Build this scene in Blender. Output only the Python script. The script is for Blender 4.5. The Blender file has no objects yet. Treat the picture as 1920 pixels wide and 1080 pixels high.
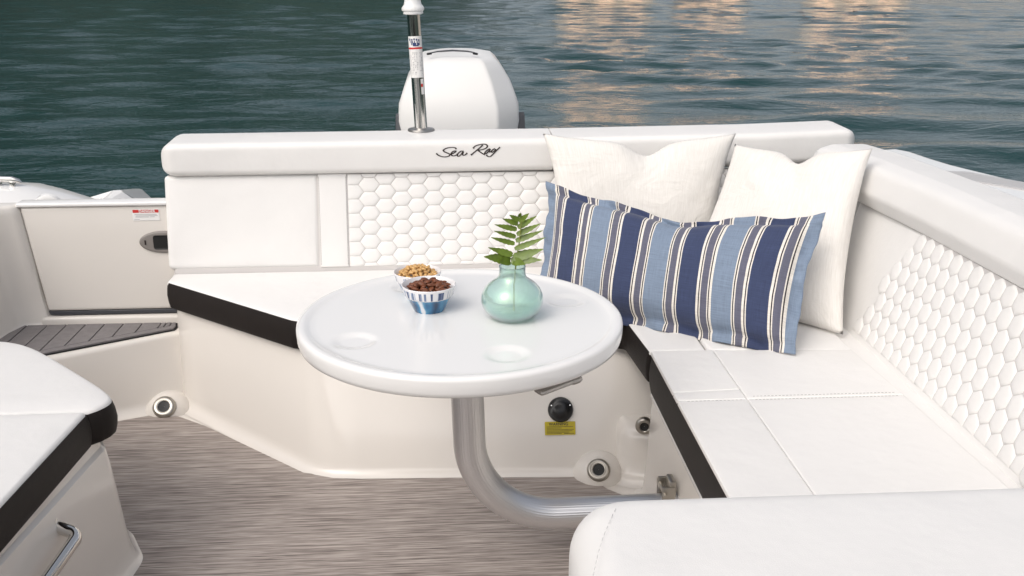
import bpy, bmesh, math, random
import numpy as np
from mathutils import Vector, Matrix
R = math.radians
random.seed(7)
rng = np.random.default_rng(7)
S = bpy.context.scene
COL = S.collection

# ------------------------------------------------------------------ camera, sky, sun
CAM_H, YAW, PITCH, FPX = 1.40, R(3.8), R(18.0), 1867.0
cd = bpy.data.cameras.new('camera'); cam = bpy.data.objects.new('camera', cd); COL.objects.link(cam)
cd.sensor_width = 36.0; cd.lens = FPX / 1920 * 36; cd.clip_start = 0.05; cd.clip_end = 6000
cam.location = (0, 0, CAM_H); cam.rotation_euler = (R(90) - PITCH, 0, -YAW)
S.camera = cam

SUN_AZ, SUN_EL = R(-138), R(49)          # azimuth from +Y (aft), clockwise; the sun stands forward and to the left
W = bpy.data.worlds.new('World'); S.world = W; W.use_nodes = True
nt = W.node_tree; bg = nt.nodes['Background']
sk = nt.nodes.new('ShaderNodeTexSky'); sk.sky_type = 'NISHITA'; sk.sun_disc = False
sk.sun_elevation = SUN_EL; sk.sun_rotation = SUN_AZ; sk.air_density = 1.0; sk.dust_density = 5.0; sk.ozone_density = 1.0
hs_ = nt.nodes.new('ShaderNodeHueSaturation'); hs_.inputs['Saturation'].default_value = 0.40
nt.links.new(sk.outputs[0], hs_.inputs['Color']); nt.links.new(hs_.outputs[0], bg.inputs[0]); bg.inputs[1].default_value = 0.15
sl = bpy.data.lights.new('sun', 'SUN'); sun = bpy.data.objects.new('sun', sl); COL.objects.link(sun)
sl.energy = 0.52; sl.angle = R(80); sl.color = (1.0, 0.90, 0.78)
sd = Vector((math.sin(SUN_AZ) * math.cos(SUN_EL), math.cos(SUN_AZ) * math.cos(SUN_EL), math.sin(SUN_EL)))
sun.rotation_euler = sd.to_track_quat('Z', 'Y').to_euler(); sun.location = (0, 0, 20)
S.view_settings.view_transform = 'Standard'; S.view_settings.look = 'None'
S.view_settings.gamma = 1; S.view_settings.use_curve_mapping = False
S.view_settings.exposure = 0.22

# measured places: a pixel of the 1920x1080 photograph on a plane of constant x, y or z
_fw = Vector((math.sin(YAW) * math.cos(PITCH), math.cos(YAW) * math.cos(PITCH), -math.sin(PITCH)))
_rt = Vector((math.cos(YAW), -math.sin(YAW), 0)); _up = _rt.cross(_fw); _C = Vector((0, 0, CAM_H))
def ray(x, y): return _fw * FPX + _rt * (x - 960) + _up * (540 - y)
def az(x, y, Z): d = ray(x, y); return _C + d * ((Z - CAM_H) / d.z)
def ay(x, y, Y): d = ray(x, y); return _C + d * (Y / d.y)
def ax(x, y, X): d = ray(x, y); return _C + d * (X / d.x)

# ------------------------------------------------------------------ materials
def ramp(n, stops, interp='LINEAR'):
    e = n.color_ramp.elements; n.color_ramp.interpolation = interp
    while len(e) > 1: e.remove(e[-1])
    e[0].position = stops[0][0]; e[0].color = (*stops[0][1], 1)
    for p, c in stops[1:]:
        k = e.new(p); k.color = (*c, 1)
def newmat(name):
    m = bpy.data.materials.new(name); m.use_nodes = True
    return m, m.node_tree, m.node_tree.nodes['Principled BSDF']
def N(t, typ, **kw):
    n = t.nodes.new(typ)
    for k, v in kw.items():
        if k.startswith('i_'): n.inputs[k[2:].replace('_', ' ')].default_value = v
        else: setattr(n, k, v)
    return n
def mat(name, col, rough=0.5, metal=0.0, coat=0.0, spec=0.5, bump=0.0, bscale=400.0, var=0.0, vscale=3.0, wob=0.0, wscale=9.0, rvar=0.0, aniso=None):
    m, t, b = newmat(name)
    b.inputs['Base Color'].default_value = (*col, 1); b.inputs['Roughness'].default_value = rough
    b.inputs['Metallic'].default_value = metal; b.inputs['Coat Weight'].default_value = coat
    b.inputs['Coat Roughness'].default_value = 0.06; b.inputs['Specular IOR Level'].default_value = spec
    tc = N(t, 'ShaderNodeTexCoord')
    if var > 0:
        n = N(t, 'ShaderNodeTexNoise', i_Scale=vscale, i_Detail=5.0, i_Roughness=0.6); t.links.new(tc.outputs['Object'], n.inputs['Vector'])
        r = N(t, 'ShaderNodeValToRGB'); ramp(r, [(0.3, tuple(c * (1 - var) for c in col)), (0.7, tuple(min(1, c * (1 + var)) for c in col))])
        t.links.new(n.outputs[0], r.inputs[0]); t.links.new(r.outputs[0], b.inputs['Base Color'])
    if rvar > 0:
        n = N(t, 'ShaderNodeTexNoise', i_Scale=6.0, i_Detail=6.0); t.links.new(tc.outputs['Object'], n.inputs['Vector'])
        mr = N(t, 'ShaderNodeMapRange'); mr.inputs['To Min'].default_value = max(0.02, rough - rvar); mr.inputs['To Max'].default_value = rough + rvar
        t.links.new(n.outputs[0], mr.inputs[0]); t.links.new(mr.outputs[0], b.inputs['Roughness'])
    last = None
    for st, sc, dist in ((wob, wscale, 0.01), (bump, bscale, 0.001)):
        if st <= 0: continue
        n = N(t, 'ShaderNodeTexNoise', i_Scale=sc, i_Detail=3.0); t.links.new(tc.outputs['Object'], n.inputs['Vector'])
        bp = N(t, 'ShaderNodeBump', i_Strength=st, i_Distance=dist); t.links.new(n.outputs[0], bp.inputs['Height'])
        if last: t.links.new(last.outputs[0], bp.inputs['Normal'])
        last = bp
    if last: t.links.new(last.outputs[0], b.inputs['Normal'])
    return m

M = {}
M['vinyl'] = mat('white_vinyl', (0.77, 0.755, 0.735), 0.44, bump=0.35, bscale=700, wob=0.42, wscale=9, var=0.012, rvar=0.06)
M['vinyl_groove'] = mat('quilt_groove_vinyl', (0.57, 0.545, 0.53), 0.6, bump=0.25, bscale=900)
M['brown'] = mat('dark_brown_vinyl', (0.0115, 0.0080, 0.0068), 0.6, spec=0.3, bump=0.35, bscale=900, var=0.15, vscale=20, wob=0.2)
M['gel'] = mat('cream_gelcoat', (0.745, 0.705, 0.655), 0.16, coat=0.2, var=0.015, vscale=2, rvar=0.05, wob=0.03, wscale=3)
M['gelwhite'] = mat('white_gelcoat', (0.80, 0.79, 0.775), 0.14, coat=0.3, var=0.012, rvar=0.05)
M['cowl'] = mat('matt_white_cowling', (0.78, 0.77, 0.75), 0.34, var=0.012)
M['table'] = mat('white_table_plastic', (0.80, 0.79, 0.775), 0.16, coat=0.15, bump=0.05, bscale=500, rvar=0.06, wob=0.02)
M['chrome'] = mat('polished_steel', (0.72, 0.70, 0.67), 0.08, metal=1, rvar=0.04)
M['ring_steel'] = mat('cast_steel', (0.40, 0.375, 0.335), 0.3, metal=1, rvar=0.05)
M['dull_steel'] = mat('dull_steel', (0.36, 0.345, 0.33), 0.35, metal=0.9)
M['black'] = mat('black_plastic', (0.012, 0.012, 0.013), 0.28, bump=0.05)
M['darkgrey'] = mat('dark_grey_rubber', (0.055, 0.058, 0.066), 0.5)
M['latchgrey'] = mat('warm_grey_plastic', (0.22, 0.20, 0.185), 0.4, bump=0.1)
M['groove'] = mat('black_foam', (0.012, 0.012, 0.013), 0.8)
M['foam'] = mat('grey_foam_decking', (0.20, 0.185, 0.185), 0.75, bump=0.5, bscale=1500, var=0.10, vscale=40)
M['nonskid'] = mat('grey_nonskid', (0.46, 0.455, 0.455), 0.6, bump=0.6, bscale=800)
M['stitch'] = mat('grey_thread', (0.30, 0.28, 0.27), 0.8)
M['pale_thread'] = mat('pale_thread', (0.66, 0.64, 0.63), 0.8)
M['ink'] = mat('dark_lettering', (0.022, 0.014, 0.012), 0.4)
M['navy_ink'] = mat('navy_print', (0.03, 0.05, 0.14), 0.4)
M['grey_ink'] = mat('grey_print', (0.42, 0.42, 0.42), 0.5)
M['red'] = mat('red_print', (0.55, 0.03, 0.025), 0.4)
M['paper'] = mat('white_sticker', (0.80, 0.79, 0.77), 0.35)
M['yellow'] = mat('yellow_sticker', (0.50, 0.40, 0.012), 0.4, var=0.08, vscale=30)
M['glasshole'] = mat('dark_recess', (0.006, 0.006, 0.006), 0.5)
M['windscreen'] = mat('smoked_glass', (0.03, 0.032, 0.035), 0.05)
M['white_plastic'] = mat('white_plastic', (0.78, 0.78, 0.77), 0.3)

# woven vinyl deck: long streaks of yarn running across the boat
m, t, b = newmat('woven_vinyl_deck'); M['deck'] = m
tc = N(t, 'ShaderNodeTexCoord')
def stretched(t, tc, sc, scale, detail=4.0, rough=0.6, out='Object'):
    mp = N(t, 'ShaderNodeMapping'); mp.inputs['Scale'].default_value = sc
    n = N(t, 'ShaderNodeTexNoise', i_Scale=scale, i_Detail=detail, i_Roughness=rough)
    t.links.new(tc.outputs[out], mp.inputs[0]); t.links.new(mp.outputs[0], n.inputs['Vector']); return n
n1 = stretched(t, tc, (4.6, 190, 1), 1.0, 3.0, 0.6); n2 = stretched(t, tc, (14, 430, 1), 1.0, 2.0); n3 = stretched(t, tc, (1.2, 7, 1), 1.0, 3.0)
mx = N(t, 'ShaderNodeMath', operation='MULTIPLY_ADD'); mx.inputs[1].default_value = 0.55
t.links.new(n2.outputs[0], mx.inputs[0]); t.links.new(n1.outputs[0], mx.inputs[2])
mx2 = N(t, 'ShaderNodeMath', operation='MULTIPLY_ADD'); mx2.inputs[1].default_value = 0.12
t.links.new(n3.outputs[0], mx2.inputs[0]); t.links.new(mx.outputs[0], mx2.inputs[2])
r = N(t, 'ShaderNodeValToRGB'); ramp(r, [(0.63, (0.115, 0.094, 0.084)), (0.745, (0.235, 0.198, 0.178)), (0.84, (0.33, 0.285, 0.258)), (1.0, (0.50, 0.44, 0.40))])
t.links.new(mx2.outputs[0], r.inputs[0]); t.links.new(r.outputs[0], b.inputs['Base Color'])
b.inputs['Roughness'].default_value = 0.55
bp = N(t, 'ShaderNodeBump', i_Strength=0.5, i_Distance=0.002); t.links.new(mx.outputs[0], bp.inputs['Height']); t.links.new(bp.outputs[0], b.inputs['Normal'])

# brushed ribbed aluminium pedestal
m, t, b = newmat('ribbed_aluminium'); M['alu'] = m
b.inputs['Base Color'].default_value = (0.74, 0.74, 0.75, 1); b.inputs['Metallic'].default_value = 1; b.inputs['Roughness'].default_value = 0.36
tc = N(t, 'ShaderNodeTexCoord'); w = N(t, 'ShaderNodeTexWave', i_Scale=13.0); w.bands_direction = 'X'
t.links.new(tc.outputs['UV'], w.inputs['Vector']); bp = N(t, 'ShaderNodeBump', i_Strength=0.22, i_Distance=0.002)
t.links.new(w.outputs['Fac'], bp.inputs['Height']); t.links.new(bp.outputs[0], b.inputs['Normal'])

# cloth: woven threads from two wave textures on the UV map, plus soft wear
def cloth(name, build, rough=0.9, thread=260.0, tb=0.35, wr=0.0):
    m, t, b = newmat(name); tc = N(t, 'ShaderNodeTexCoord')
    col = build(t, tc); t.links.new(col, b.inputs['Base Color'])
    b.inputs['Roughness'].default_value = rough; b.inputs['Specular IOR Level'].default_value = 0.2
    b.inputs['Sheen Weight'].default_value = 0.15; b.inputs['Sheen Roughness'].default_value = 0.5
    a = stretched(t, tc, (thread, thread * 0.08, 1), 1.0, 2.0, out='UV'); c = stretched(t, tc, (thread * 0.08, thread, 1), 1.0, 2.0, out='UV')
    s = N(t, 'ShaderNodeMath', operation='ADD'); t.links.new(a.outputs[0], s.inputs[0]); t.links.new(c.outputs[0], s.inputs[1])
    bp = N(t, 'ShaderNodeBump', i_Strength=tb, i_Distance=0.0015); t.links.new(s.outputs[0], bp.inputs['Height'])
    if wr:
        w = N(t, 'ShaderNodeTexNoise', i_Scale=4.0, i_Detail=4.0, i_Distortion=1.2); t.links.new(tc.outputs['UV'], w.inputs['Vector'])
        b2 = N(t, 'ShaderNodeBump', i_Strength=wr, i_Distance=0.02); t.links.new(w.outputs[0], b2.inputs['Height']); t.links.new(b2.outputs[0], bp.inputs['Normal'])
    t.links.new(bp.outputs[0], b.inputs['Normal'])
    return m
def linen_col(t, tc):
    n = stretched(t, tc, (150, 9, 1), 1.0, 3.0, out='UV')
    r = N(t, 'ShaderNodeValToRGB'); ramp(r, [(0.3, (0.71, 0.68, 0.635)), (0.7, (0.80, 0.775, 0.735))]); t.links.new(n.outputs[0], r.inputs[0]); return r.outputs[0]
M['linen'] = cloth('cream_linen', linen_col, wr=0.5)
def stripe_col(t, tc):
    D, L, G = (0.044, 0.058, 0.118), (0.19, 0.243, 0.325), (0.120, 0.122, 0.165)
    Wh, K = (0.72, 0.68, 0.62), (0.03, 0.025, 0.03)
    stops = []; u = 0.0
    seq = 'LSDSLSDSLSDSLSDSL'
    for i, ch in enumerate(seq):
        if ch == 'S':
            for frac, c in ((0.105, Wh), (0.075, K), (0.105, Wh), (0.43, G), (0.105, Wh), (0.075, K), (0.105, Wh)):
                stops.append((u, c)); u += 0.052 * frac
        else:
            stops.append((u, D if ch == 'D' else L)); u += 0.0425 if i in (0, len(seq) - 1) else 0.0713
    sx = N(t, 'ShaderNodeSeparateXYZ'); t.links.new(tc.outputs['UV'], sx.inputs[0])
    # the ramp holds 32 stops, so the stripes are split over three ramps chained by position
    out = None
    parts = [stops[k:k + 26] for k in range(0, len(stops), 26)]
    for k, p in enumerate(parts):
        r = N(t, 'ShaderNodeValToRGB'); ramp(r, p, 'CONSTANT'); t.links.new(sx.outputs[0], r.inputs[0])
        if out is None: out = r.outputs[0]
        else:
            g = N(t, 'ShaderNodeMath', operation='GREATER_THAN'); g.inputs[1].default_value = p[0][0]; t.links.new(sx.outputs[0], g.inputs[0])
            mxn = N(t, 'ShaderNodeMix', data_type='RGBA'); t.links.new(g.outputs[0], mxn.inputs[0]); t.links.new(out, mxn.inputs[6]); t.links.new(r.outputs[0], mxn.inputs[7]); out = mxn.outputs[2]
    n = stretched(t, tc, (420, 14, 1), 1.0, 3.0, out='UV'); n2 = stretched(t, tc, (14, 300, 1), 1.0, 3.0, out='UV')
    s = N(t, 'ShaderNodeMath', operation='ADD'); t.links.new(n.outputs[0], s.inputs[0]); t.links.new(n2.outputs[0], s.inputs[1])
    mr = N(t, 'ShaderNodeMapRange'); mr.inputs['From Min'].default_value = 0.6; mr.inputs['From Max'].default_value = 1.4; mr.inputs['To Min'].default_value = 0.72; mr.inputs['To Max'].default_value = 1.28
    t.links.new(s.outputs[0], mr.inputs[0])
    mu = N(t, 'ShaderNodeMix', data_type='RGBA', blend_type='MULTIPLY'); mu.inputs[0].default_value = 0.85
    t.links.new(out, mu.inputs[6]); t.links.new(mr.outputs[0], mu.inputs[7]); return mu.outputs[2]
M['stripe'] = cloth('striped_blue_cotton', stripe_col, thread=300, wr=0.12)

# painted bowls: brushed blue body with pale blots, white rim with navy dashes (UV: u round the bowl, v up)
def bowl_mat(name, seed):
    m, t, b = newmat(name); tc = N(t, 'ShaderNodeTexCoord')
    n = stretched(t, tc, (6, 0.7, 1), 1.0, 2.0, out='UV'); n.noise_dimensions = '4D'; n.inputs['W'].default_value = seed
    r = N(t, 'ShaderNodeValToRGB'); ramp(r, [(0.34, (0.010, 0.035, 0.09)), (0.44, (0.018, 0.14, 0.30)), (0.50, (0.06, 0.28, 0.47)), (0.545, (0.74, 0.76, 0.80))]); t.links.new(n.outputs[0], r.inputs[0])
    n2 = stretched(t, tc, (52, 0.4, 1), 1.0, 2.0, out='UV'); n2.noise_dimensions = '4D'; n2.inputs['W'].default_value = seed + 3
    r2 = N(t, 'ShaderNodeValToRGB'); ramp(r2, [(0.40, (0.03, 0.06, 0.16)), (0.46, (0.25, 0.33, 0.48)), (0.50, (0.78, 0.77, 0.78))]); t.links.new(n2.outputs[0], r2.inputs[0])
    sx = N(t, 'ShaderNodeSeparateXYZ'); t.links.new(tc.outputs['UV'], sx.inputs[0])
    def step(lo):
        g = N(t, 'ShaderNodeMath', operation='GREATER_THAN'); g.inputs[1].default_value = lo; t.links.new(sx.outputs[1], g.inputs[0]); return g
    def mix(f, a, c):
        x = N(t, 'ShaderNodeMix', data_type='RGBA'); t.links.new(f.outputs[0], x.inputs[0])
        for s, v in ((6, a), (7, c)):
            if isinstance(v, tuple): x.inputs[s].default_value = (*v, 1)
            else: t.links.new(v, x.inputs[s])
        return x.outputs[2]
    wh = (0.78, 0.77, 0.78)
    c = mix(step(0.565), r.outputs[0], wh); c = mix(step(0.59), c, r2.outputs[0]); c = mix(step(0.90), c, wh)
    t.links.new(c, b.inputs['Base Color']); b.inputs['Roughness'].default_value = 0.12; b.inputs['Coat Weight'].default_value = 0.4
    return m
M['bowl_a'] = bowl_mat('blue_brushed_glaze', 1.3); M['bowl_b'] = bowl_mat('blue_brushed_glaze_pale', 2.2)
M['almond'] = mat('almond_skin', (0.155, 0.048, 0.018), 0.45, var=0.45, vscale=180, bump=0.6, bscale=700)
M['peanut'] = mat('roasted_peanut', (0.60, 0.36, 0.135), 0.4, var=0.30, vscale=160, bump=0.3, bscale=600)
M['leaf'] = mat('fern_leaf', (0.115, 0.175, 0.016), 0.4, var=0.3, vscale=60, bump=0.2, bscale=300)
M['stem'] = mat('fern_stem', (0.20, 0.22, 0.04), 0.5)
m, t, b = newmat('sea_green_glass'); M['vase'] = m
tc = N(t, 'ShaderNodeTexCoord'); n = N(t, 'ShaderNodeTexNoise', i_Scale=14.0, i_Detail=4.0); t.links.new(tc.outputs['Object'], n.inputs['Vector'])
r = N(t, 'ShaderNodeValToRGB'); ramp(r, [(0.3, (0.72, 0.93, 0.85)), (0.7, (0.82, 0.97, 0.92))]); t.links.new(n.outputs[0], r.inputs[0]); t.links.new(r.outputs[0], b.inputs['Base Color'])
b.inputs['Transmission Weight'].default_value = 0.78; b.inputs['Roughness'].default_value = 0.06; b.inputs['IOR'].default_value = 1.45
b.inputs['Coat Weight'].default_value = 0.6; b.inputs['Thin Film Thickness'].default_value = 420; b.inputs['Thin Film IOR'].default_value = 1.6
bp = N(t, 'ShaderNodeBump', i_Strength=0.25, i_Distance=0.004); t.links.new(n.outputs[0], bp.inputs['Height']); t.links.new(bp.outputs[0], b.inputs['Normal'])

m, t, b = newmat('lake_water'); M['water'] = m
b.inputs['Base Color'].default_value = (0.007, 0.038, 0.038, 1); b.inputs['Roughness'].default_value = 0.025; b.inputs['IOR'].default_value = 1.33
tc = N(t, 'ShaderNodeTexCoord')
w1 = stretched(t, tc, (2.4, 5.5, 1), 1.0, 4.0, 0.55); w2 = stretched(t, tc, (7, 16, 1), 1.0, 3.0, 0.5)
w1.inputs['Distortion'].default_value = 0.6
b1 = N(t, 'ShaderNodeBump', i_Strength=0.35, i_Distance=0.05); b2 = N(t, 'ShaderNodeBump', i_Strength=0.45, i_Distance=0.015)
t.links.new(w1.outputs[0], b1.inputs['Height']); t.links.new(w2.outputs[0], b2.inputs['Height']); t.links.new(b1.outputs[0], b2.inputs['Normal']); t.links.new(b2.outputs[0], b.inputs['Normal'])
M['forest'] = mat('wooded_hill', (0.020, 0.036, 0.028), 0.95, var=0.6, vscale=0.08)
M['drygrass'] = mat('dry_grass_hill', (0.31, 0.285, 0.25), 0.95, var=0.35, vscale=0.06)
M['stucco'] = mat('pale_stucco', (0.74, 0.62, 0.50), 0.9, var=0.06, vscale=0.5)
M['rooftile'] = mat('clay_roof', (0.20, 0.10, 0.07), 0.9, var=0.2, vscale=1)
M['windowglass'] = mat('lit_window', (0.5, 0.4, 0.3), 0.3)  # glowing panes added for the warm streaks on the water
M['windowglass'].node_tree.nodes['Principled BSDF'].inputs['Emission Color'].default_value = (1.0, 0.62, 0.40, 1)
M['windowglass'].node_tree.nodes['Principled BSDF'].inputs['Emission Strength'].default_value = 0.85

# ------------------------------------------------------------------ building helpers
def link(o, parent=None):
    COL.objects.link(o)
    if parent is not None: o.parent = parent
    return o
def obj(name, verts, faces, m, parent=None, smooth=True, uvs=None, mats=None, fm=None):
    me = bpy.data.meshes.new(name); me.from_pydata([tuple(v) for v in verts], [], faces)
    me.validate(); me.update()
    if smooth:
        me.polygons.foreach_set('use_smooth', [True] * len(me.polygons))
        if smooth != 'all': me.set_sharp_from_angle(angle=R(38 if smooth is True else smooth))
    for x in (mats or [m]): me.materials.append(x)
    if fm: me.polygons.foreach_set('material_index', fm)
    if uvs is not None:
        l = me.uv_layers.new(name='UVMap')
        for lp in me.loops: l.data[lp.index].uv = uvs[lp.vertex_index]
    return link(bpy.data.objects.new(name, me), parent)
def empty(name, loc, rz=0.0):
    o = bpy.data.objects.new(name, None); o.empty_display_size = 0.1; o.location = loc; o.rotation_euler = (0, 0, rz); return link(o)
def tag(o, label, cat, group=None, kind=None):
    o['label'] = label; o['category'] = cat
    if group: o['group'] = group
    if kind: o['kind'] = kind
    return o
def thing(name, label, cat, group=None): return tag(empty(name, (0, 0, 0)), label, cat, group)
def struct(o): o['kind'] = 'structure'; return o
def stuff(o): o['kind'] = 'stuff'; return o
def join(parts):
    V, F = [], []
    for v, f in parts:
        k = len(V); V += list(v); F += [tuple(i + k for i in q) for q in f]
    return V, F

def rpoly(pts, rad, seg=6):
    """polygon with rounded corners; rad = one radius or one per corner"""
    n = len(pts); out = []
    if not isinstance(rad, (list, tuple)): rad = [rad] * n
    for i in range(n):
        p = Vector(pts[i]); a = Vector(pts[i - 1]) - p; c = Vector(pts[(i + 1) % n]) - p
        if rad[i] <= 0: out.append(tuple(p)); continue
        ang = a.angle(c); tlen = min(rad[i] / math.tan(ang / 2), a.length * .48, c.length * .48)
        p0 = p + a.normalized() * tlen; p1 = p + c.normalized() * tlen
        for k in range(seg + 1):
            s = k / seg; out.append(tuple(p0 * (1 - s) ** 2 + p * 2 * s * (1 - s) + p1 * s * s))
    return out
def dense(pts, step):
    out = []
    for i in range(len(pts)):
        a = Vector(pts[i]); c = Vector(pts[(i + 1) % len(pts)]); k = max(1, int((c - a).length / step))
        out += [tuple(a.lerp(c, j / k)) for j in range(k)]
    return out
def area2(p): return sum(p[i - 1][0] * p[i][1] - p[i][0] * p[i - 1][1] for i in range(len(p)))
def inset(pts, d):
    n = len(pts); P = [Vector(p) for p in pts]; out = []
    for i in range(n):
        p = P[i]; a = (p - P[i - 1]); c = (P[(i + 1) % n] - p)
        if a.length < 1e-9: a = c
        if c.length < 1e-9: c = a
        a = a.normalized(); c = c.normalized()
        na = Vector((-a.y, a.x)); nc = Vector((-c.y, c.x)); nn = na + nc
        if nn.length < 1e-6: nn = na
        nn = nn.normalized(); k = max(0.35, nn.dot(na)); out.append(p + nn * (d / k))
    if d <= 0: return [tuple(p) for p in out]
    # edges that turned over have shrunk away: gather each run into the crossing of its neighbours
    E = [P[(i + 1) % n] - P[i] for i in range(n)]
    for _ in range(30):
        dots = [(out[(i + 1) % n] - out[i]).dot(E[i]) for i in range(n)]
        if min(dots) > -1e-12: break
        bad = [v < 1e-11 for v in dots]
        if all(bad): break
        st = next(i for i in range(n) if not bad[i] and bad[(i + 1) % n]); i = st
        for _k in range(n):
            i = (st + 1 + _k) % n
            if bad[i] and not bad[i - 1]:
                j = i
                while bad[j % n]: j += 1
                a0, a1 = out[i - 1], E[i - 1]; b0, b1 = out[j % n], E[j % n]; den = a1.x * b1.y - a1.y * b1.x
                if abs(den) > 1e-12: q = a0 + a1 * (((b0.x - a0.x) * b1.y - (b0.y - a0.y) * b1.x) / den)
                else: q = (out[i] + out[j % n]) / 2
                mid_ = (out[i] + out[j % n]) / 2
                if (q - mid_).length > 4 * d + (out[i] - out[j % n]).length: q = mid_
                for k in range(i, j + 1): out[k % n] = q.copy()
    return [tuple(p) for p in out]
def slab_geo(outline, prof, mp=None, bottom=True, top=True):
    if area2(outline) < 0: outline = outline[::-1]
    mp = mp or (lambda u, v, w: (u, v, w)); n = len(outline); V = []; F = []
    for d, w in prof:
        V += [mp(x, y, w) for x, y in (inset(outline, d) if d else outline)]
    for k in range(len(prof) - 1):
        for i in range(n):
            j = (i + 1) % n; F.append((k * n + i, k * n + j, (k + 1) * n + j, (k + 1) * n + i))
    if top: F.append(tuple((len(prof) - 1) * n + i for i in range(n)))
    if bottom: F.append(tuple(range(n - 1, -1, -1)))
    return V, F
def round_prof(z0, z1, r, seg=4, rb=0.0, crown=None):
    pr = []
    if rb > 0:
        pr += [(rb * (1 - math.sin(a)), z0 + rb * (1 - math.cos(a))) for a in [k / seg * math.pi / 2 for k in range(seg + 1)]]
    else: pr.append((0, z0))
    pr += [(r * (1 - math.cos(a)), z1 - r * (1 - math.sin(a))) for a in [k / seg * math.pi / 2 for k in range(seg + 1)]]
    for d, h in (crown or [(0.004, 0.0)]): pr.append((r + d, z1 + h))
    return pr
def weld(o, d=1e-5):
    bm = bmesh.new(); bm.from_mesh(o.data); bmesh.ops.remove_doubles(bm, verts=bm.verts, dist=d); bm.to_mesh(o.data); bm.free(); return o
def slab(name, outline, prof, m, parent=None, mp=None, **kw):
    v, f = slab_geo(outline, prof, mp, **kw); return weld(obj(name, v, f, m, parent), 1e-6)
def box_geo(c, s, bev=0.0, mp=None):
    x, y, z = s
    o = [(c[0] - x / 2, c[1] - y / 2), (c[0] + x / 2, c[1] - y / 2), (c[0] + x / 2, c[1] + y / 2), (c[0] - x / 2, c[1] + y / 2)]
    if bev: return slab_geo(rpoly(o, bev, 2), round_prof(c[2] - z / 2, c[2] + z / 2, bev, 2, rb=bev), mp)
    return slab_geo(o, [(0, c[2] - z / 2), (0, c[2] + z / 2)], mp)
def frame(path):
    out = []
    for i in range(len(path)):
        t_ = (Vector(path[min(i + 1, len(path) - 1)]) - Vector(path[max(i - 1, 0)])).normalized(); out.append(t_)
    return out
def smooth_path(pts, r, seg=8):
    out = [Vector(pts[0])]
    for i in range(1, len(pts) - 1):
        p = Vector(pts[i]); a = Vector(pts[i - 1]) - p; c = Vector(pts[i + 1]) - p
        tl = min(r / math.tan(a.angle(c) / 2), a.length * .49, c.length * .49); p0 = p + a.normalized() * tl; p1 = p + c.normalized() * tl
        n_ = (a.normalized() + c.normalized()).normalized(); cen = p + n_ * (math.sqrt(tl * tl + (tl * math.tan(a.angle(c) / 2)) ** 2))
        v0 = p0 - cen; v1 = p1 - cen; an = v0.angle(v1)
        for k in range(seg + 1):
            s = k / seg; out.append(cen + (v0 * math.sin((1 - s) * an) + v1 * math.sin(s * an)) / math.sin(an))
    out.append(Vector(pts[-1])); return out
def tube_geo(path, rad, seg=16, caps=True):
    path = [Vector(p) for p in path]; T = frame(path)
    up_ = Vector((0, 0, 1)) if abs(T[0].z) < 0.9 else Vector((1, 0, 0)); n_ = (up_ - T[0] * up_.dot(T[0])).normalized()
    V = []; F = []; UV = []
    for i, p in enumerate(path):
        n_ = (n_ - T[i] * n_.dot(T[i])).normalized(); b_ = T[i].cross(n_); r_ = rad[i] if isinstance(rad, (list, tuple)) else rad
        for k in range(seg):
            a = 2 * math.pi * k / seg; V.append(p + (n_ * math.cos(a) + b_ * math.sin(a)) * r_); UV.append((k / seg, i / len(path)))
    for i in range(len(path) - 1):
        for k in range(seg):
            j = (k + 1) % seg; F.append((i * seg + k, i * seg + j, (i + 1) * seg + j, (i + 1) * seg + k))
    if caps: F += [tuple(range(seg - 1, -1, -1)), tuple((len(path) - 1) * seg + k for k in range(seg))]
    return V, F, UV
def lathe_geo(prof, seg=48, c=(0, 0, 0), mp=None):
    V = []; F = []; UV = []; n = len(prof)
    L = [0.0]
    for i in range(1, n): L.append(L[-1] + math.dist(prof[i], prof[i - 1]))
    for k in range(seg + 1):
        a = 2 * math.pi * k / seg
        for i, (r_, z_) in enumerate(prof):
            q = (c[0] + r_ * math.cos(a), c[1] + r_ * math.sin(a), c[2] + z_); V.append(mp(*q) if mp else q); UV.append((k / seg, L[i] / L[-1]))
    for k in range(seg):
        for i in range(n - 1): F.append((k * n + i, (k + 1) * n + i, (k + 1) * n + i + 1, k * n + i + 1))
    return V, F, UV
def weld(o, d=1e-5):
    bm = bmesh.new(); bm.from_mesh(o.data); bmesh.ops.remove_doubles(bm, verts=bm.verts, dist=d); bm.to_mesh(o.data); bm.free(); return o
def lathe(name, prof, m, parent=None, seg=48, c=(0, 0, 0), mp=None, smooth=True):
    v, f, uv = lathe_geo(prof, seg, c, mp); return obj(name, v, f, m, parent, smooth, uv)
def plane_map(o, ex, ey):
    o, ex, ey = Vector(o), Vector(ex).normalized(), Vector(ey); ey = (ey - ex * ey.dot(ex)).normalized(); ez = ex.cross(ey)
    return lambda u, v, w: o + ex * u + ey * v + ez * w
def text_mesh(name, s, size, mp, m, parent, sx=1.0, bold=0.0):
    c = bpy.data.curves.new(name, 'FONT'); c.body = s; c.size = size; c.align_x = 'CENTER'; c.align_y = 'CENTER'; c.offset = bold; c.resolution_u = 3
    o = bpy.data.objects.new(name, c); COL.objects.link(o); bpy.context.view_layer.update()
    me = bpy.data.meshes.new_from_object(o.evaluated_get(bpy.context.evaluated_depsgraph_get()))
    bpy.data.objects.remove(o)
    for v in me.vertices: v.co = mp(v.co.x * sx, v.co.y, 0.0)
    me.name = name; me.materials.clear(); me.materials.append(m)
    return link(bpy.data.objects.new(name, me), parent)
def bars(name, rects, mp, m, parent, h=0.0004):
    return obj(name, *join([slab_geo([(a, b_), (c, b_), (c, d), (a, d)], [(0, 0), (0, h)], mp) for a, b_, c, d in rects]), m, parent, False)
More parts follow.
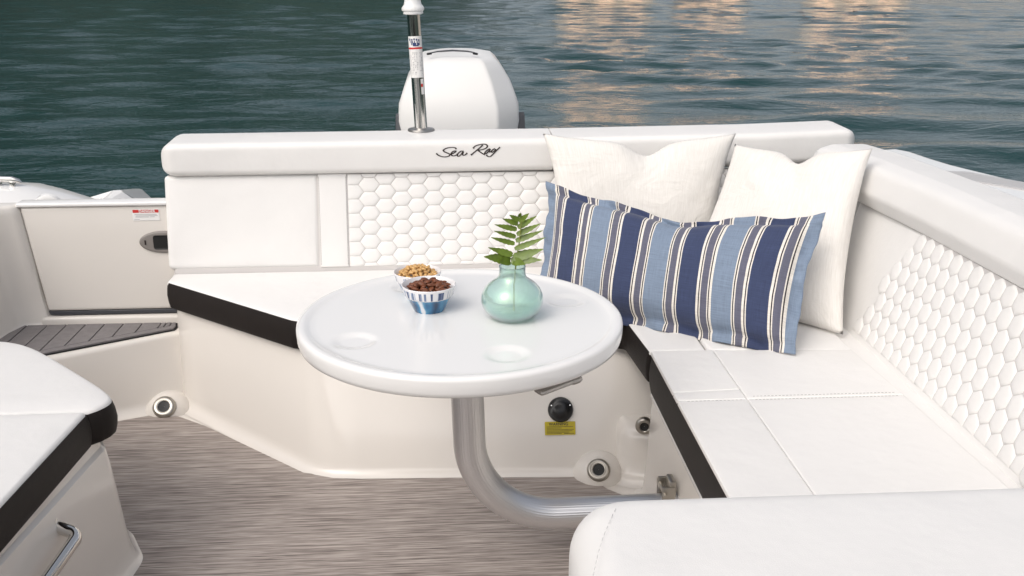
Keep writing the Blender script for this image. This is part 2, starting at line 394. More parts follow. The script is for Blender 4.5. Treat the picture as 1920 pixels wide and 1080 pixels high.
def stitches(name, lines, m, parent, L=0.0045, gap=0.0028, r_=0.0007, lift=0.0):
    parts = []
    for ln in lines:
        ln = [Vector(p) for p in ln]; acc = 0.0
        for a, c in zip(ln, ln[1:]):
            d = (c - a); n_ = max(1, int(d.length / (L + gap)))
            for k in range(n_):
                p = a + d * ((k + 0.15) / n_); q = a + d * ((k + 0.75) / n_)
                v, f, _ = tube_geo([p, q], r_, 4); parts.append((v, f))
    return stuff(obj(name, *join(parts), m, parent))
def clip(poly, f):
    """clip a polygon to f(p) >= 0"""
    out = []
    for i in range(len(poly)):
        a, c = Vector(poly[i - 1]), Vector(poly[i]); fa, fc = f(a), f(c)
        if (fa >= 0) != (fc >= 0): out.append(tuple(a.lerp(c, fa / (fa - fc))))
        if fc >= 0: out.append(tuple(c))
    return out
# ------------------------------------------------------------------ lake and far shore
WZ = -0.32
def make_water():
    cx, cy = 0.0, 1.5
    rr = [2.0]
    while rr[-1] < 75: rr.append(rr[-1] * 1.0065)
    while rr[-1] < 4500: rr.append(rr[-1] * 1.05)
    rr = np.array(rr)
    th = np.concatenate([np.arange(-37, 42, 0.12), np.arange(42, 323, 3.0)]); th = np.radians(th)
    rg, tg = np.meshgrid(rr, th, indexing='ij'); x = cx + rg * np.sin(tg); y = cy + rg * np.cos(tg); z = np.zeros_like(x)
    g = np.random.default_rng(3)
    loc = np.maximum(np.gradient(rr)[:, None], 0.0) * np.ones_like(x)
    patch = 0.55 + 0.45 * np.sin(0.21 * x + 0.9 * np.sin(0.13 * y)) * np.sin(0.33 * y + 0.7 * np.sin(0.11 * x) + 1.0)
    side = np.clip((x + 3.0) / 7.0, 0.0, 1.0) * 0.28 + 0.72
    for i in range(110):
        lam = 0.17 * (2.4 / 0.17) ** g.random(); k = 2 * np.pi / lam
        d = g.normal(0.06, 0.42 if lam > 0.6 else 0.28) + (math.pi if g.random() < 0.3 else 0)
        amp = 0.0041 * lam ** 0.92 * (0.5 + g.random()); ph = g.random() * 6.28
        cut = np.clip((lam / loc - 2.2) / 2.5, 0, 1)
        mod = patch if lam < 1.2 else 1.0
        wob = 0.35 * np.sin(0.5 * x + ph) + 0.25 * np.sin(0.9 * x - 0.4 * y + 2 * ph)
        fz = k * (x * np.sin(d) + y * np.cos(d)) + ph + wob
        z += amp * cut * mod * side * (np.cos(fz) + 0.22 * np.cos(2 * fz))
    nr, na = x.shape
    V = np.stack([x.ravel(), y.ravel(), (z + WZ).ravel()], 1)
    i, j = np.meshgrid(np.arange(nr - 1), np.arange(na), indexing='ij'); j2 = (j + 1) % na
    q = np.stack([i * na + j, i * na + j2, (i + 1) * na + j2, (i + 1) * na + j], -1).reshape(-1, 4)
    q = q[:, ::-1]
    me = bpy.data.meshes.new('lake_water'); me.vertices.add(len(V)); me.vertices.foreach_set('co', V.ravel())
    me.loops.add(q.size); me.loops.foreach_set('vertex_index', q.ravel().astype(np.int32))
    me.polygons.add(len(q)); me.polygons.foreach_set('loop_start', np.arange(0, q.size, 4, dtype=np.int32)); me.polygons.foreach_set('loop_total', np.full(len(q), 4, dtype=np.int32))
    me.update(); me.validate(); me.polygons.foreach_set('use_smooth', np.ones(len(q), dtype=bool)); me.materials.append(M['water'])
    return struct(link(bpy.data.objects.new('lake_water', me)))
make_water()
def shore(name, m, hf, a0, a1, seed, rough_):
    V = []; F = []; g = np.random.default_rng(seed); A = np.arange(a0, a1 + 0.5, 1.0); rows = 10; ph = g.random(6) * 6.28
    for a in A:
        hgt = hf(a) * (1 + 0.10 * math.sin(a * 0.21 + ph[0]) + 0.06 * math.sin(a * 0.53 + ph[1])) + g.normal(0, rough_)
        d = 125 + 10 * math.sin(a * 0.05 + ph[2])
        for k in range(rows):
            s = k / (rows - 1); dd = d + 70 * s; h_ = hgt * math.sin(min(1, s * 1.15) * math.pi / 2) + g.normal(0, rough_ * .5) - 1.5 * (k == 0)
            V.append((dd * math.sin(R(a)), dd * math.cos(R(a)), WZ + h_))
    for i in range(len(A) - 1):
        for k in range(rows - 1): F.append((i * rows + k, (i + 1) * rows + k, (i + 1) * rows + k + 1, i * rows + k + 1))
    return struct(obj(name, V, F, m, None, 'all'))
shore('wooded_hills', M['forest'], lambda a: 52 * (0.5 - 0.5 * math.tanh((a - 0) / 6.0)) + 3, -100, 10, 11, 0.9)
shore('bare_hills', M['drygrass'], lambda a: 15 * (0.5 + 0.5 * math.tanh((a - 3) / 4.0)) + 1, -4, 100, 12, 0.5)  # unseen pale hills added so the water reflects beige
shore('far_wooded_hills', M['forest'], lambda a: 20.0, 98, 262, 13, 0.9)  # unseen low hills added behind to screen the bright horizon from reflections
def streak_house(a, d, w_, h_, label):  # unseen houses added so their panes streak the water with warm light
    t_ = thing('lake_house', label, 'house', None); t_.location = (d * math.sin(R(a)), d * math.cos(R(a)), WZ + 0.6); t_.rotation_euler = (0, 0, -R(a))
    obj('wall', *box_geo((0, 0, h_ / 2), (w_, 8, h_)), M['stucco'], t_, False)
    obj('roof', [(-w_ * .56, -4.8, h_), (w_ * .56, -4.8, h_), (w_ * .56, 4.8, h_), (-w_ * .56, 4.8, h_), (-w_ * .3, 0, h_ + 2.6), (w_ * .3, 0, h_ + 2.6)], [(0, 1, 5, 4), (1, 2, 5), (2, 3, 4, 5), (3, 0, 4), (3, 2, 1, 0)], M['rooftile'], t_, False)
    for r_ in range(int(h_ / 3)):
        for c in range(3): obj('window', *box_geo(((c - 1) * w_ * .3, -4.03, 1.7 + 3 * r_), (1.5, 0.12, 1.9)), M['windowglass'], t_, False)
streak_house(8.9, 92, 8.0, 9.5, 'tall pale house on the far shore, leftmost of the lake houses')
streak_house(14.6, 100, 6.5, 8.0, 'small pale house on the far shore between the other lake houses')
streak_house(22.2, 96, 8.5, 9.0, 'wide pale house on the far shore, rightmost of the lake houses')

# ------------------------------------------------------------------ hull, deck and moulded liner
deck_pts = [az(x, y, 0.0) for x, y in ((213, 794), (285, 781), (335, 783), (385, 801), (480, 846), (570, 889), (640, 897), (880, 896), (1080, 894), (1112, 903), (1140, 920), (1170, 932))]
deck = [(p.x, p.y) for p in deck_pts] + [(0.52, 2.30), (0.52, 0.2), (-1.3, 0.2), (-1.62, 2.76)]
struct(slab('deck_floor', rpoly(deck, 0.012, 3), [(0, 0.0), (0, 0.004), (0.002, 0.006), (0.005, 0.006)], M['deck']))
struct(slab('liner_floor', [(-1.75, 0.1), (1.35, 0.1), (1.35, 3.5), (-1.75, 3.5)], [(0, -0.05), (0, 0.001)], M['gel']))

hull = thing('boat_hull', 'white hull of the boat, its side deck beyond the right bolster', 'boat')
gun = [(az(x, y, 0.845).x, az(x, y, 0.845).y) for x, y in ((1613, 281), (1680, 277), (1715, 284), (1750, 296), (1790, 308), (1830, 318), (1880, 330), (1920, 340))]
gun = gun + [(1.66, 2.1), (1.72, 1.6), (1.74, 0.2), (1.28, 0.2), (1.28, 3.0)]
slab('side_deck', gun, round_prof(0.60, 0.845, 0.022, 5), M['gelwhite'], hull)
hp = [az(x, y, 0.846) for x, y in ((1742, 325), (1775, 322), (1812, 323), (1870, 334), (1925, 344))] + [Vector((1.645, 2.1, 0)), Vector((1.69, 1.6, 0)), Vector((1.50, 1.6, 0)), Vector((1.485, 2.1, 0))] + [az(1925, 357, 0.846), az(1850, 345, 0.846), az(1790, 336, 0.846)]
slab('nonskid_pad', [(p.x, p.y) for p in hp], [(0, 0.8445), (0, 0.847), (0.003, 0.849), (0.006, 0.849)], M['nonskid'], hull)  # thin raised grey patch with a grained surface on the side deck
def shell():
    st = [(-1.2, 1.62, 1.30), (1.0, 1.72, 1.45), (2.2, 1.62, 1.42), (2.9, 1.42, 1.30), (3.30, 1.30, 1.20)]
    V = []; F = []
    for y, a, c in st: V += [(a, y, 0.62), (a * .97, y, 0.2), (c, y, -0.6), (-c, y, -0.6), (-a * .97 - .3, y, 0.1), (-a - .3, y, 0.14)]
    for i in range(len(st) - 1):
        for k in range(5): F.append((i * 6 + k, i * 6 + k + 1, (i + 1) * 6 + k + 1, (i + 1) * 6 + k))
    F.append(tuple(24 + k for k in range(6)))
    return obj('shell', V, F, M['gelwhite'], hull, 20)
shell()
slab('swim_platform', rpoly([(-1.75, 3.30), (1.35, 3.30), (1.25, 4.05), (0.45, 4.1), (0.45, 3.8), (-0.35, 3.8), (-0.35, 4.1), (-1.65, 4.1)], 0.05), round_prof(-0.12, 0.10, 0.03, 3), M['gelwhite'], hull)
def quarter():
    """moulded stern quarter seen over the gate: long falling crest, then a small faceted peak"""
    crest = [(-160, 338), (0, 344), (50, 347), (95, 358), (150, 375), (185, 388), (215, 400)]
    V = []; F = []
    for x, y in crest:
        p = ay(x, y, 3.95); q = ay(x, y, 3.95)
        V += [(p.x, 3.75, 0.1), (p.x, 3.77, p.z - 0.05), (p.x, 3.86, p.z - 0.010), (p.x, 3.95, p.z), (p.x, 4.08, p.z - 0.02), (p.x, 4.12, -0.1)]
    for i in range(len(crest) - 1):
        for k in range(5): F.append((i * 6 + k, (i + 1) * 6 + k, (i + 1) * 6 + k + 1, i * 6 + k + 1))
    obj('stern_quarter', V, F, M['gelwhite'], hull, 60)
    a, pk, e = ay(138, 379, 4.2), ay(222, 355, 4.2), ay(285, 398, 4.2); fr = ay(178, 388, 4.0)
    V = [(a.x, 4.2, a.z), (pk.x - .02, 4.2, pk.z - .002), (pk.x + .012, 4.2, pk.z - .003), (e.x, 4.2, e.z), (fr.x, 4.02, fr.z), (e.x, 4.0, e.z - .06), (a.x, 4.5, a.z - .1), (pk.x, 4.5, pk.z - .06), (e.x, 4.5, e.z - .1), (a.x, 4.1, 0), (e.x, 4.0, 0), (e.x, 4.5, 0), (a.x, 4.5, 0), (a.x - .05, 4.12, a.z - .08)]
    F = [(13, 4, 1, 0), (4, 5, 2, 1), (5, 3, 2), (0, 1, 7, 6), (1, 2, 7), (2, 3, 8, 7), (9, 10, 5, 4, 13), (10, 11, 8, 3, 5), (9, 13, 0, 6, 12)]
    o = obj('stern_fin', V, F, M['gelwhite'], hull, False)
    bv = o.modifiers.new('bevel', 'BEVEL'); bv.width = 0.008; bv.segments = 2
    # shallow round boss and a small black clip on the quarter
    mpq = plane_map(ay(92, 392, 3.765), (1, 0, 0), (0, -0.12, 1))
    lathe('round_boss', [(0.0, 0.012), (0.045, 0.012), (0.056, 0.006), (0.058, -0.01)], M['gelwhite'], hull, 32, mp=mpq)
    mpc = plane_map(ay(124, 384, 3.755), (1, 0, 0), (0, 0, 1))
    obj('clip', *join([box_geo((0, 0, 0.004), (0.008, 0.022, 0.012), 0.002, mpc), box_geo((0.009, -0.009, 0.004), (0.012, 0.005, 0.010), 0, mpc)]), M['black'], hull)
quarter()
cl = thing('mooring_cleat', 'chrome cleat on the stern quarter at the left edge', 'cleat')
c0 = ay(14, 347, 3.93)
obj('horn', *tube_geo([c0 + Vector((x, 0, z)) for x, z in ((-0.09, .010), (-0.06, .020), (-0.02, .024), (0.02, .022), (0.045, .015), (0.055, .006))], [.006, .010, .012, .012, .009, .004], 12)[:2], M['chrome'], cl)
obj('foot', *join([box_geo((c0.x - .03, c0.y, c0.z + .004), (.018, .02, .03), .004), box_geo((c0.x + .02, c0.y, c0.z + .002), (.018, .02, .03), .004)]), M['chrome'], cl)

fwd = thing('forward_cockpit', 'white forward consoles and coaming of the boat ahead of the seats', 'console')  # unseen forms added to shade the low bench bases
slab('console', rpoly([(-1.45, -1.5), (-0.35, -1.5), (-0.35, -0.55), (-1.45, -0.55)], 0.12), round_prof(0.0, 1.08, 0.10, 5), M['gelwhite'], fwd)
slab('console', rpoly([(0.35, -1.5), (1.40, -1.5), (1.40, -0.55), (0.35, -0.55)], 0.12), round_prof(0.0, 1.08, 0.10, 5), M['gelwhite'], fwd)
slab('coaming', [(-2.0, -1.5), (-1.72, -1.5), (-1.72, 2.25), (-2.0, 2.25)], round_prof(0.0, 0.66, 0.04, 4), M['gel'], fwd)
slab('windshield', [(-1.5, -1.62), (1.45, -1.62), (1.45, -1.60), (-1.5, -1.60)], [(0, 1.0), (0, 1.45)], M['windscreen'], fwd)
# step, riser, sill and the left-hand wall: one moulded liner
def loft(name, rows, m, parent=None, smooth=50, closed=False):
    n = len(rows[0]); V = [tuple(p) for r_ in rows for p in r_]; F = []
    for i in range(len(rows) - 1):
        for k in range(n if closed else n - 1):
            j = (k + 1) % n; F.append((i * n + k, i * n + j, (i + 1) * n + j, (i + 1) * n + k))
    return obj(name, V, F, m, parent, smooth)
PZ = 0.24
def path_offset(path, d):
    out = []
    for i in range(len(path)):
        a = Vector(path[max(i - 1, 0)]); c = Vector(path[min(i + 1, len(path) - 1)]); t_ = (c - a).normalized(); out.append(Vector(path[i]) + Vector((t_.y, -t_.x)) * d)
    return out
# riser: top edge path and bottom edge path, with rounded nose and a cove at the floor
def riser(name, bot, top, zt, m, parent=None, cove=0.035, nose=0.018, back=0.25):
    """wall lofted from a floor path (left to right as seen) to a top path, cove below and rounded nose above, then a flat run back"""
    rows = []; b_ = [Vector(p) for p in bot]; t_ = [Vector(p) for p in top]
    for k in range(6):
        a = k / 5 * math.pi / 2; o = path_offset(b_, cove * (1 - math.sin(a))); rows.append([(p.x, p.y, 0.003 + cove * (1 - math.cos(a))) for p in o])
    for s in (0.33, 0.66): rows.append([(p.x, p.y, cove + (zt - nose - cove) * s) for p in [b.lerp(q, s) for b, q in zip(b_, t_)]])
    for k in range(5):
        a = k / 4 * math.pi / 2; o = path_offset(t_, -nose * (1 - math.cos(a))); rows.append([(p.x, p.y, zt - nose * (1 - math.sin(a))) for p in o])
    o = path_offset(t_, -back); rows.append([(p.x, p.y, zt) for p in o])
    return loft(name, rows, m, parent, 60)
rb = [(-1.80, 2.72), (-1.45, 2.855), (-1.085, 3.02), (-0.98, 3.068), (-0.90, 3.105), (-0.80, 3.15)]
rtp = [(-1.80, 2.74), (-1.45, 2.87), (-1.225, 2.970), (-1.06, 3.068), (-0.907, 3.158), (-0.80, 3.21)]
struct(riser('step_riser', rb, rtp, PZ, M['gel'], back=0.02))
struct(slab('step_tread', [(-1.79, 2.755), (-1.45, 2.887), (-1.225, 2.985), (-1.06, 3.083), (-0.907, 3.173), (-0.80, 3.225), (-0.80, 3.35), (-1.79, 3.35)], [(0, 0.1), (0, PZ - 0.0005)], M['gel']))
sill = [(-1.37, 3.252), (-0.86, 3.252), (-0.86, 3.36), (-1.37, 3.36)]
struct(slab('gate_sill', sill, round_prof(PZ, PZ + 0.030, 0.012, 3), M['gel']))
def side_wall():
    bot = [(-1.345, 3.290), (-1.352, 3.262), (-1.385, 3.255), (-1.425, 3.250), (-1.447, 3.225), (-1.458, 3.17), (-1.475, 3.05), (-1.55, 2.70), (-1.68, 2.3)]
    top = [(-1.392, 3.290), (-1.394, 3.250), (-1.412, 3.236), (-1.450, 3.215), (-1.485, 3.17), (-1.51, 3.11), (-1.545, 3.0), (-1.62, 2.70), (-1.72, 2.3)]
    B = [Vector(p) for p in bot]; T = [Vector(p) for p in top]; rows = []
    rows.append([(p.x, p.y, PZ) for p in path_offset(B, -0.012)])
    rows.append([(p.x, p.y, PZ + 0.004) for p in path_offset(B, -0.004)]); rows.append([(p.x, p.y, PZ + 0.014) for p in B])
    for s in (0.25, 0.5, 0.75, 0.93): rows.append([(p.x, p.y, PZ + (0.655 - PZ) * s) for p in [b_.lerp(q, s) for b_, q in zip(B, T)]])
    for k in range(1, 5):
        a = k / 4 * math.pi / 2; rows.append([(p.x, p.y, 0.640 + 0.018 * math.sin(a)) for p in path_offset(T, 0.018 * (1 - math.cos(a)))])
    rows.append([(p.x - 0.6, p.y, 0.656) for p in T])
    return rows
sw = side_wall(); wall = struct(loft('side_wall', [r_[::-1] for r_ in sw], M['gel'], None, 60))
mpw = plane_map((-1.500, 3.085, 0.52), (0.30, 0.95, 0), (-0.13, 0.03, 1))
slab('raised_panel', rpoly([(-0.5, -0.13), (0.018, -0.085), (-0.005, 0.105), (-0.5, 0.12)], [0, .06, .02, 0]), round_prof(-0.02, 0.008, 0.010, 4), M['gel'], wall, mpw)

# grey foam decking on the step: every strip a piece of its own
pad = thing('step_pad', 'grey plank-look foam pad on the step below the gate', 'step pad')
z1 = PZ
front = (Vector((-0.915, 3.176)), Vector((-1.42, 2.882)))
pp = [(-0.915, 3.176), (-0.912, 3.205), (-0.922, 3.244), (-1.428, 3.246), (-1.452, 3.17), (-1.468, 3.03), (-1.468, 2.854)]
slab('pad_base', pp, [(0, z1 - 0.001), (0, z1 + 0.004)], M['groove'], pad)
nrm = Vector(((front[1] - front[0]).y, -(front[1] - front[0]).x)).normalized()
if nrm.y < 0: nrm = -nrm
fr = lambda p, d: (Vector(p) - front[0]).dot(nrm) - d
zt = [(0, z1 + 0.003), (0, z1 + 0.0075), (0.001, z1 + 0.0085), (0.003, z1 + 0.0085)]
inner = inset(pp if area2(pp) > 0 else pp[::-1], 0.005)
bord = clip(clip(inner, lambda p: fr(p, 0.006)), lambda p: -fr(p, 0.034))
slab('border_strip', bord, zt, M['foam'], pad)
bs = [clip(clip(inner, lambda p: fr(p, 0.037)), lambda p: 0 + (-1.418 - p.x)), None]
slab('border_strip', bs[0], zt, M['foam'], pad)
xs = [-1.415]
while xs[-1] < -0.96: xs.append(xs[-1] + (0.0625 if xs[-1] > -1.40 else 0.0675))
xs = xs[:-1] + [-0.955, -0.938, -0.90]
xs = sorted(set(round(v, 4) for v in xs))
for a, c in zip(xs, xs[1:]):
    if c - a < 0.012: continue
    q = clip(clip(clip(inner, lambda p: fr(p, 0.037)), lambda p: p.x - a - 0.0016), lambda p: c - 0.0016 - p.x)
    if len(q) > 2: slab('plank', q, zt, M['foam'], pad)

# gate at the end of the step
gate = thing('stern_gate', 'cream gate panel with a grey latch left of the bench', 'gate')
GY = 3.262
mpg = lambda u, v, w: (u, GY - w, v)
gp = [(-1.349, 0.288), (-0.90, 0.288), (-0.90, 0.648), (-1.392, 0.648)]
slab('panel', rpoly(gp, [0.012, 0, 0, 0.008]), round_prof(-0.05, 0.0, 0.010, 4), M['gel'], gate, mpg)
slab('top_cap', rpoly([(-1.400, 0.6485), (-0.90, 0.6485), (-0.90, 0.662), (-1.400, 0.662)], 0.004), round_prof(-0.05, 0.008, 0.005, 3), M['gelwhite'], gate, mpg)
slab('lower_seal', rpoly([(-1.344, 0.2735), (-0.905, 0.2735), (-0.905, 0.2875), (-1.349, 0.2875)], [0.008, 0.001, 0.001, 0.001]), [(0, -0.05), (0, -0.004), (0.002, -0.002)], M['darkgrey'], gate, mpg)  # dark grey strip filling the slot below the gate
lc = ay(308, 453, GY)
mpl = lambda u, v, w: (lc.x + u, GY - w, lc.z + v)
ell = [(0.080 * math.cos(a), 0.0375 * math.sin(a)) for a in [2 * math.pi * k / 48 for k in range(48)]]
lat = slab('latch', ell, round_prof(-0.004, 0.009, 0.006, 4), M['latchgrey'], gate, mpl)
slab('latch_recess', rpoly([(-0.033, -0.024), (0.045, -0.024), (0.045, 0.024), (-0.033, 0.024)], 0.010), [(0, 0.008), (0, 0.0105), (0.003, 0.0092), (0.006, 0.0092)], M['glasshole'], lat, mpl)
slab('keyhole', rpoly([(-0.0615, -0.008), (-0.0565, -0.008), (-0.0565, 0.008), (-0.0615, 0.008)], 0.0015), [(0, 0.008), (0, 0.0100)], M['ink'], lat, mpl)
st0, st1 = ay(247, 393, GY - .002), ay(300, 413, GY - .002)
sw_, sh_ = st1.x - st0.x, st0.z - st1.z
mps = lambda u, v, w: (st0.x + u * sw_, GY - 0.001 - w, st1.z + v * sh_)
stk = slab('sticker', [(0, 0), (1, 0), (1, 1), (0, 1)], [(0, -0.0005), (0, 0.0006)], M['paper'], gate, mps)
slab('red_band', [(0.02, 0.70), (0.98, 0.70), (0.98, 0.97), (0.02, 0.97)], [(0, 0.0003), (0, 0.0010)], M['red'], stk, mps)
text_mesh('lettering', '\u26a0 DANGER' if False else 'DANGER', 0.0125, lambda x, y, z: (st0.x + 0.55 * sw_ + x, GY - 0.0024, st1.z + 0.835 * sh_ + y), M['paper'], stk, 1.05, 0.0003)
bars('fine_print', [(0.08, 0.52, 0.90, 0.57), (0.12, 0.40, 0.93, 0.45), (0.10, 0.30, 0.60, 0.345), (0.64, 0.30, 0.82, 0.345), (0.05, 0.08, 0.25, 0.12)], lambda u, v, w: (st0.x + u * sw_, GY - 0.0016 - w, st1.z + v * sh_), M['grey_ink'], stk)

# ------------------------------------------------------------------ quilted upholstery
def hexes(W_, H_, s, hgt, flat, ox, oy):
    """centres and outline of a hexagon lattice covering a W x H rectangle; flat = flat tops"""
    out = []
    if flat:
        cw, rh = 1.5 * s, hgt
        for c in range(-1, int(W_ / cw) + 3):
            for r_ in range(-1, int(H_ / rh) + 3):
                out.append((ox + c * cw, oy + r_ * rh + (rh / 2 if c % 2 else 0)))
        shp = [(s, 0), (s / 2, hgt / 2), (-s / 2, hgt / 2), (-s, 0), (-s / 2, -hgt / 2), (s / 2, -hgt / 2)]
    else:
        cw, rh = hgt, 1.5 * s
        for r_ in range(-1, int(H_ / rh) + 3):
            for c in range(-1, int(W_ / cw) + 3): out.append((ox + c * cw + (cw / 2 if r_ % 2 else 0), oy + r_ * rh))
        shp = [(0, s), (-hgt / 2, s / 2), (-hgt / 2, -s / 2), (0, -s), (hgt / 2, -s / 2), (hgt / 2, s / 2)]
    return out, shp
QP = [(0.0010, 0.0), (0.0016, 0.0012), (0.0040, 0.0030), (0.0085, 0.0046), (0.014, 0.0054), (0.019, 0.0057)]
def quilt(parent, mp, region, s, hgt, flat, ox, oy, m, prefix='quilt_cell', h=1.0, whole=None):
    """one puffed hexagon object per cell; whole cells share one mesh, cells cut by the panel edge get their own"""
    xs_ = [p[0] for p in region]; ys_ = [p[1] for p in region]; x0, y0 = min(xs_), min(ys_)
    cen, shp = hexes(max(xs_) - x0, max(ys_) - y0, s, hgt, flat, ox, oy)
    shp = shp if area2(shp) > 0 else shp[::-1]
    reg = region if area2(region) > 0 else region[::-1]
    edges = list(zip(reg, reg[1:] + reg[:1]))
    def ins(p, e): a, c = e; return (c[0] - a[0]) * (p.y - a[1]) - (c[1] - a[1]) * (p.x - a[0])
    o0 = Vector(mp(0, 0, 0)); ex = (Vector(mp(1, 0, 0)) - o0); ey = (Vector(mp(0, 1, 0)) - o0); ez = Vector(mp(0, 0, 1)) - o0
    rot = Matrix((ex, ey, ez)).transposed()
    shared = None; cnt = 0
    for cx, cy in cen:
        cx += x0; cy += y0; poly = [(cx + a, cy + c) for a, c in shp]; full = True
        if whole and not whole(cx, cy): continue
        for e in edges:
            if any(ins(Vector(p), e) < 0 for p in poly):
                full = False; poly = clip(poly, lambda p: ins(p, e))
                if len(poly) < 3: break
        if len(poly) < 3 or abs(area2(poly)) / 2 < 0.16 * abs(area2(shp)) / 2: continue
        prof = [(d, w * h) for d, w in QP]
        if full:
            if shared is None:
                v, f = slab_geo(shp, prof, None, bottom=False)
                o = obj(prefix, v, f, m, parent, 60); shared = o.data
            else: o = link(bpy.data.objects.new(prefix, shared), parent)
            o.matrix_local = Matrix.Translation(Vector(mp(cx, cy, 0))) @ rot.to_4x4()
        else:
            q = [(a - cx, c - cy) for a, c in poly]; k = min(1.0, (abs(area2(q)) / abs(area2(shp))) * 1.1)
            v, f = slab_geo(q, [(d * k, w * (0.6 + 0.4 * k)) for d, w in prof], None, bottom=False)
            o = obj(prefix, v, f, m, parent, 60); o.matrix_local = Matrix.Translation(Vector(mp(cx, cy, 0))) @ rot.to_4x4()
        cnt += 1
    return cnt
PUFF = [(0.010, 0.0018), (0.03, 0.004), (0.06, 0.0055)]
SZ = 0.432
# ---- aft bench: base, cushions, backrest, bolster
ben = thing('aft_bench', 'white bench across the stern with hexagon-quilted back and dark brown trim', 'bench')
ub = [(-0.905, 3.20), (-0.905, 3.118), (-0.455, 2.728), (-0.37, 2.690), (0.43, 2.690), (0.503, 2.655), (0.523, 2.414), (0.675, 2.412), (0.672, 3.205)]
ob1 = rpoly(ub, [0.004, 0.012, 0.03, 0.04, 0.03, 0.02, 0.008, 0.006, 0.004])
cp = round_prof(0.418, SZ, 0.011, 4, crown=[(0.012, 0.0012), (0.03, 0.003), (0.06, 0.004)])
slab('seat_panel', ob1, cp, M['vinyl'], ben)
ob2 = rpoly([(0.680, 2.412), (1.062, 2.390), (1.085, 3.205), (0.677, 3.205)], 0.006)
slab('seat_panel', ob2, cp, M['vinyl'], ben)
def band(name, outline, z0, z1_, m, parent, bulge=0.004):
    prof = [(0.012, z0 - 0.002), (0.003, z0)] + [(-bulge * math.sin(s * math.pi), z0 + (z1_ - z0) * s) for s in (0.05, 0.25, 0.5, 0.75, 0.93)] + [(0.0005, z1_), (0.010, z1_ + 0.0005)]
    return slab(name, outline, prof, m, parent)
band('trim_band', rpoly([(-0.905, 3.20), (-0.905, 3.118), (-0.455, 2.728), (-0.37, 2.690), (0.43, 2.690), (0.503, 2.655), (0.5225, 2.4145), (0.62, 2.4145), (0.62, 3.20)], [0.004, 0.03, 0.03, 0.04, 0.03, 0.02, 0.012, 0, 0]), 0.340, 0.4265, M['brown'], ben, 0.006)
bbot = [(-0.905, 3.20), (-0.885, 3.10), (-0.83, 3.045), (-0.42, 2.635), (-0.385, 2.608), (-0.335, 2.587), (-0.26, 2.578), (0.0, 2.567), (0.36, 2.548), (0.43, 2.548), (0.60, 2.553), (0.66, 2.555)]
btop = [(-0.898, 3.21), (-0.885, 3.128), (-0.83, 3.080), (-0.435, 2.745), (-0.40, 2.725), (-0.35, 2.712), (-0.27, 2.708), (0.0, 2.708), (0.36, 2.708), (0.43, 2.706), (0.60, 2.700), (0.66, 2.70)]
base = riser('base', bbot, btop, 0.352, M['gel'], ben, cove=0.038, nose=0.006, back=0.02)
slab('seat_deck', [(-0.885, 3.16), (-0.43, 2.76), (-0.35, 2.72), (0.64, 2.72), (1.2, 2.60), (1.2, 3.3), (-0.885, 3.3)], [(0, 0.32), (0, 0.3505)], M['gel'], ben)
# low moulded ledge in the corner that holds a fitting
slab('corner_ledge', rpoly([(0.470, 2.64), (0.480, 2.515), (0.60, 2.475), (0.75, 2.475), (0.75, 2.64)], [0, 0.06, 0.08, 0, 0], 10), [(-0.05, 0.002), (-0.03, 0.008), (-0.012, 0.03), (-0.004, 0.07), (0, 0.11), (0.004, 0.13), (0.012, 0.147), (0.025, 0.156), (0.04, 0.158)], M['gel'], ben)
# backrest: sloping front, u along the boat's width, v up the slope, w out of the face
BB = Vector((0, 3.203, 0.440)); BT = Vector((0, 3.268, 0.7465)); sl_ = (BT - BB).normalized(); HB = (BT - BB).length
mpb = plane_map(BB, (1, 0, 0), sl_)
xa, xb = ay(598, 420, 3.235).x, ay(653, 420, 3.235).x
back = slab('backrest', rpoly([(-0.905, -0.07), (1.28, -0.07), (1.28, HB), (-0.920, HB)], [0.02, 0, 0, 0.012]), round_prof(-0.10, -0.0045, 0.018, 4), M['vinyl_groove'], ben, mpb)
wp = round_prof(-0.05, 0.0, 0.008, 4, crown=[(0.01, 0.0015), (0.03, 0.003), (0.05, 0.0035)])
slab('back_panel', rpoly([(-0.922, 0.002), (xa - 0.0012, 0.002), (xa - 0.0012, HB - .002), (-0.922, HB - .002)], [0.022, 0.002, 0.002, 0.014]), round_prof(-0.08, 0.0, 0.016, 5, crown=[(0.01, 0.0015), (0.03, 0.003), (0.05, 0.0035)]), M['vinyl'], back, mpb)
slab('back_panel', rpoly([(xa + 0.0012, 0.002), (xb - 0.001, 0.002), (xb - 0.001, HB - .002), (xa + 0.0012, HB - .002)], 0.002), round_prof(-0.05, 0.0, 0.005, 4, crown=[(0.01, 0.001), (0.025, 0.0018)]), M['vinyl'], back, mpb)
stitches('seam_stitching', [[mpb(xa + 0.004, v, 0.0006) for v in np.linspace(0.01, HB - .01, 12)], [mpb(xb - 0.004, v, 0.0006) for v in np.linspace(0.01, HB - .01, 12)]], M['stitch'], back)
nq1 = quilt(back, lambda u, v, w: mpb(u, v, w - 0.0045), [(xb + 0.001, 0.003), (1.24, 0.003), (1.24, HB - 0.003), (xb + 0.001, HB - 0.003)], 0.0355, 0.0470, True, 0.018, 0.012, M['vinyl'], h=0.75)
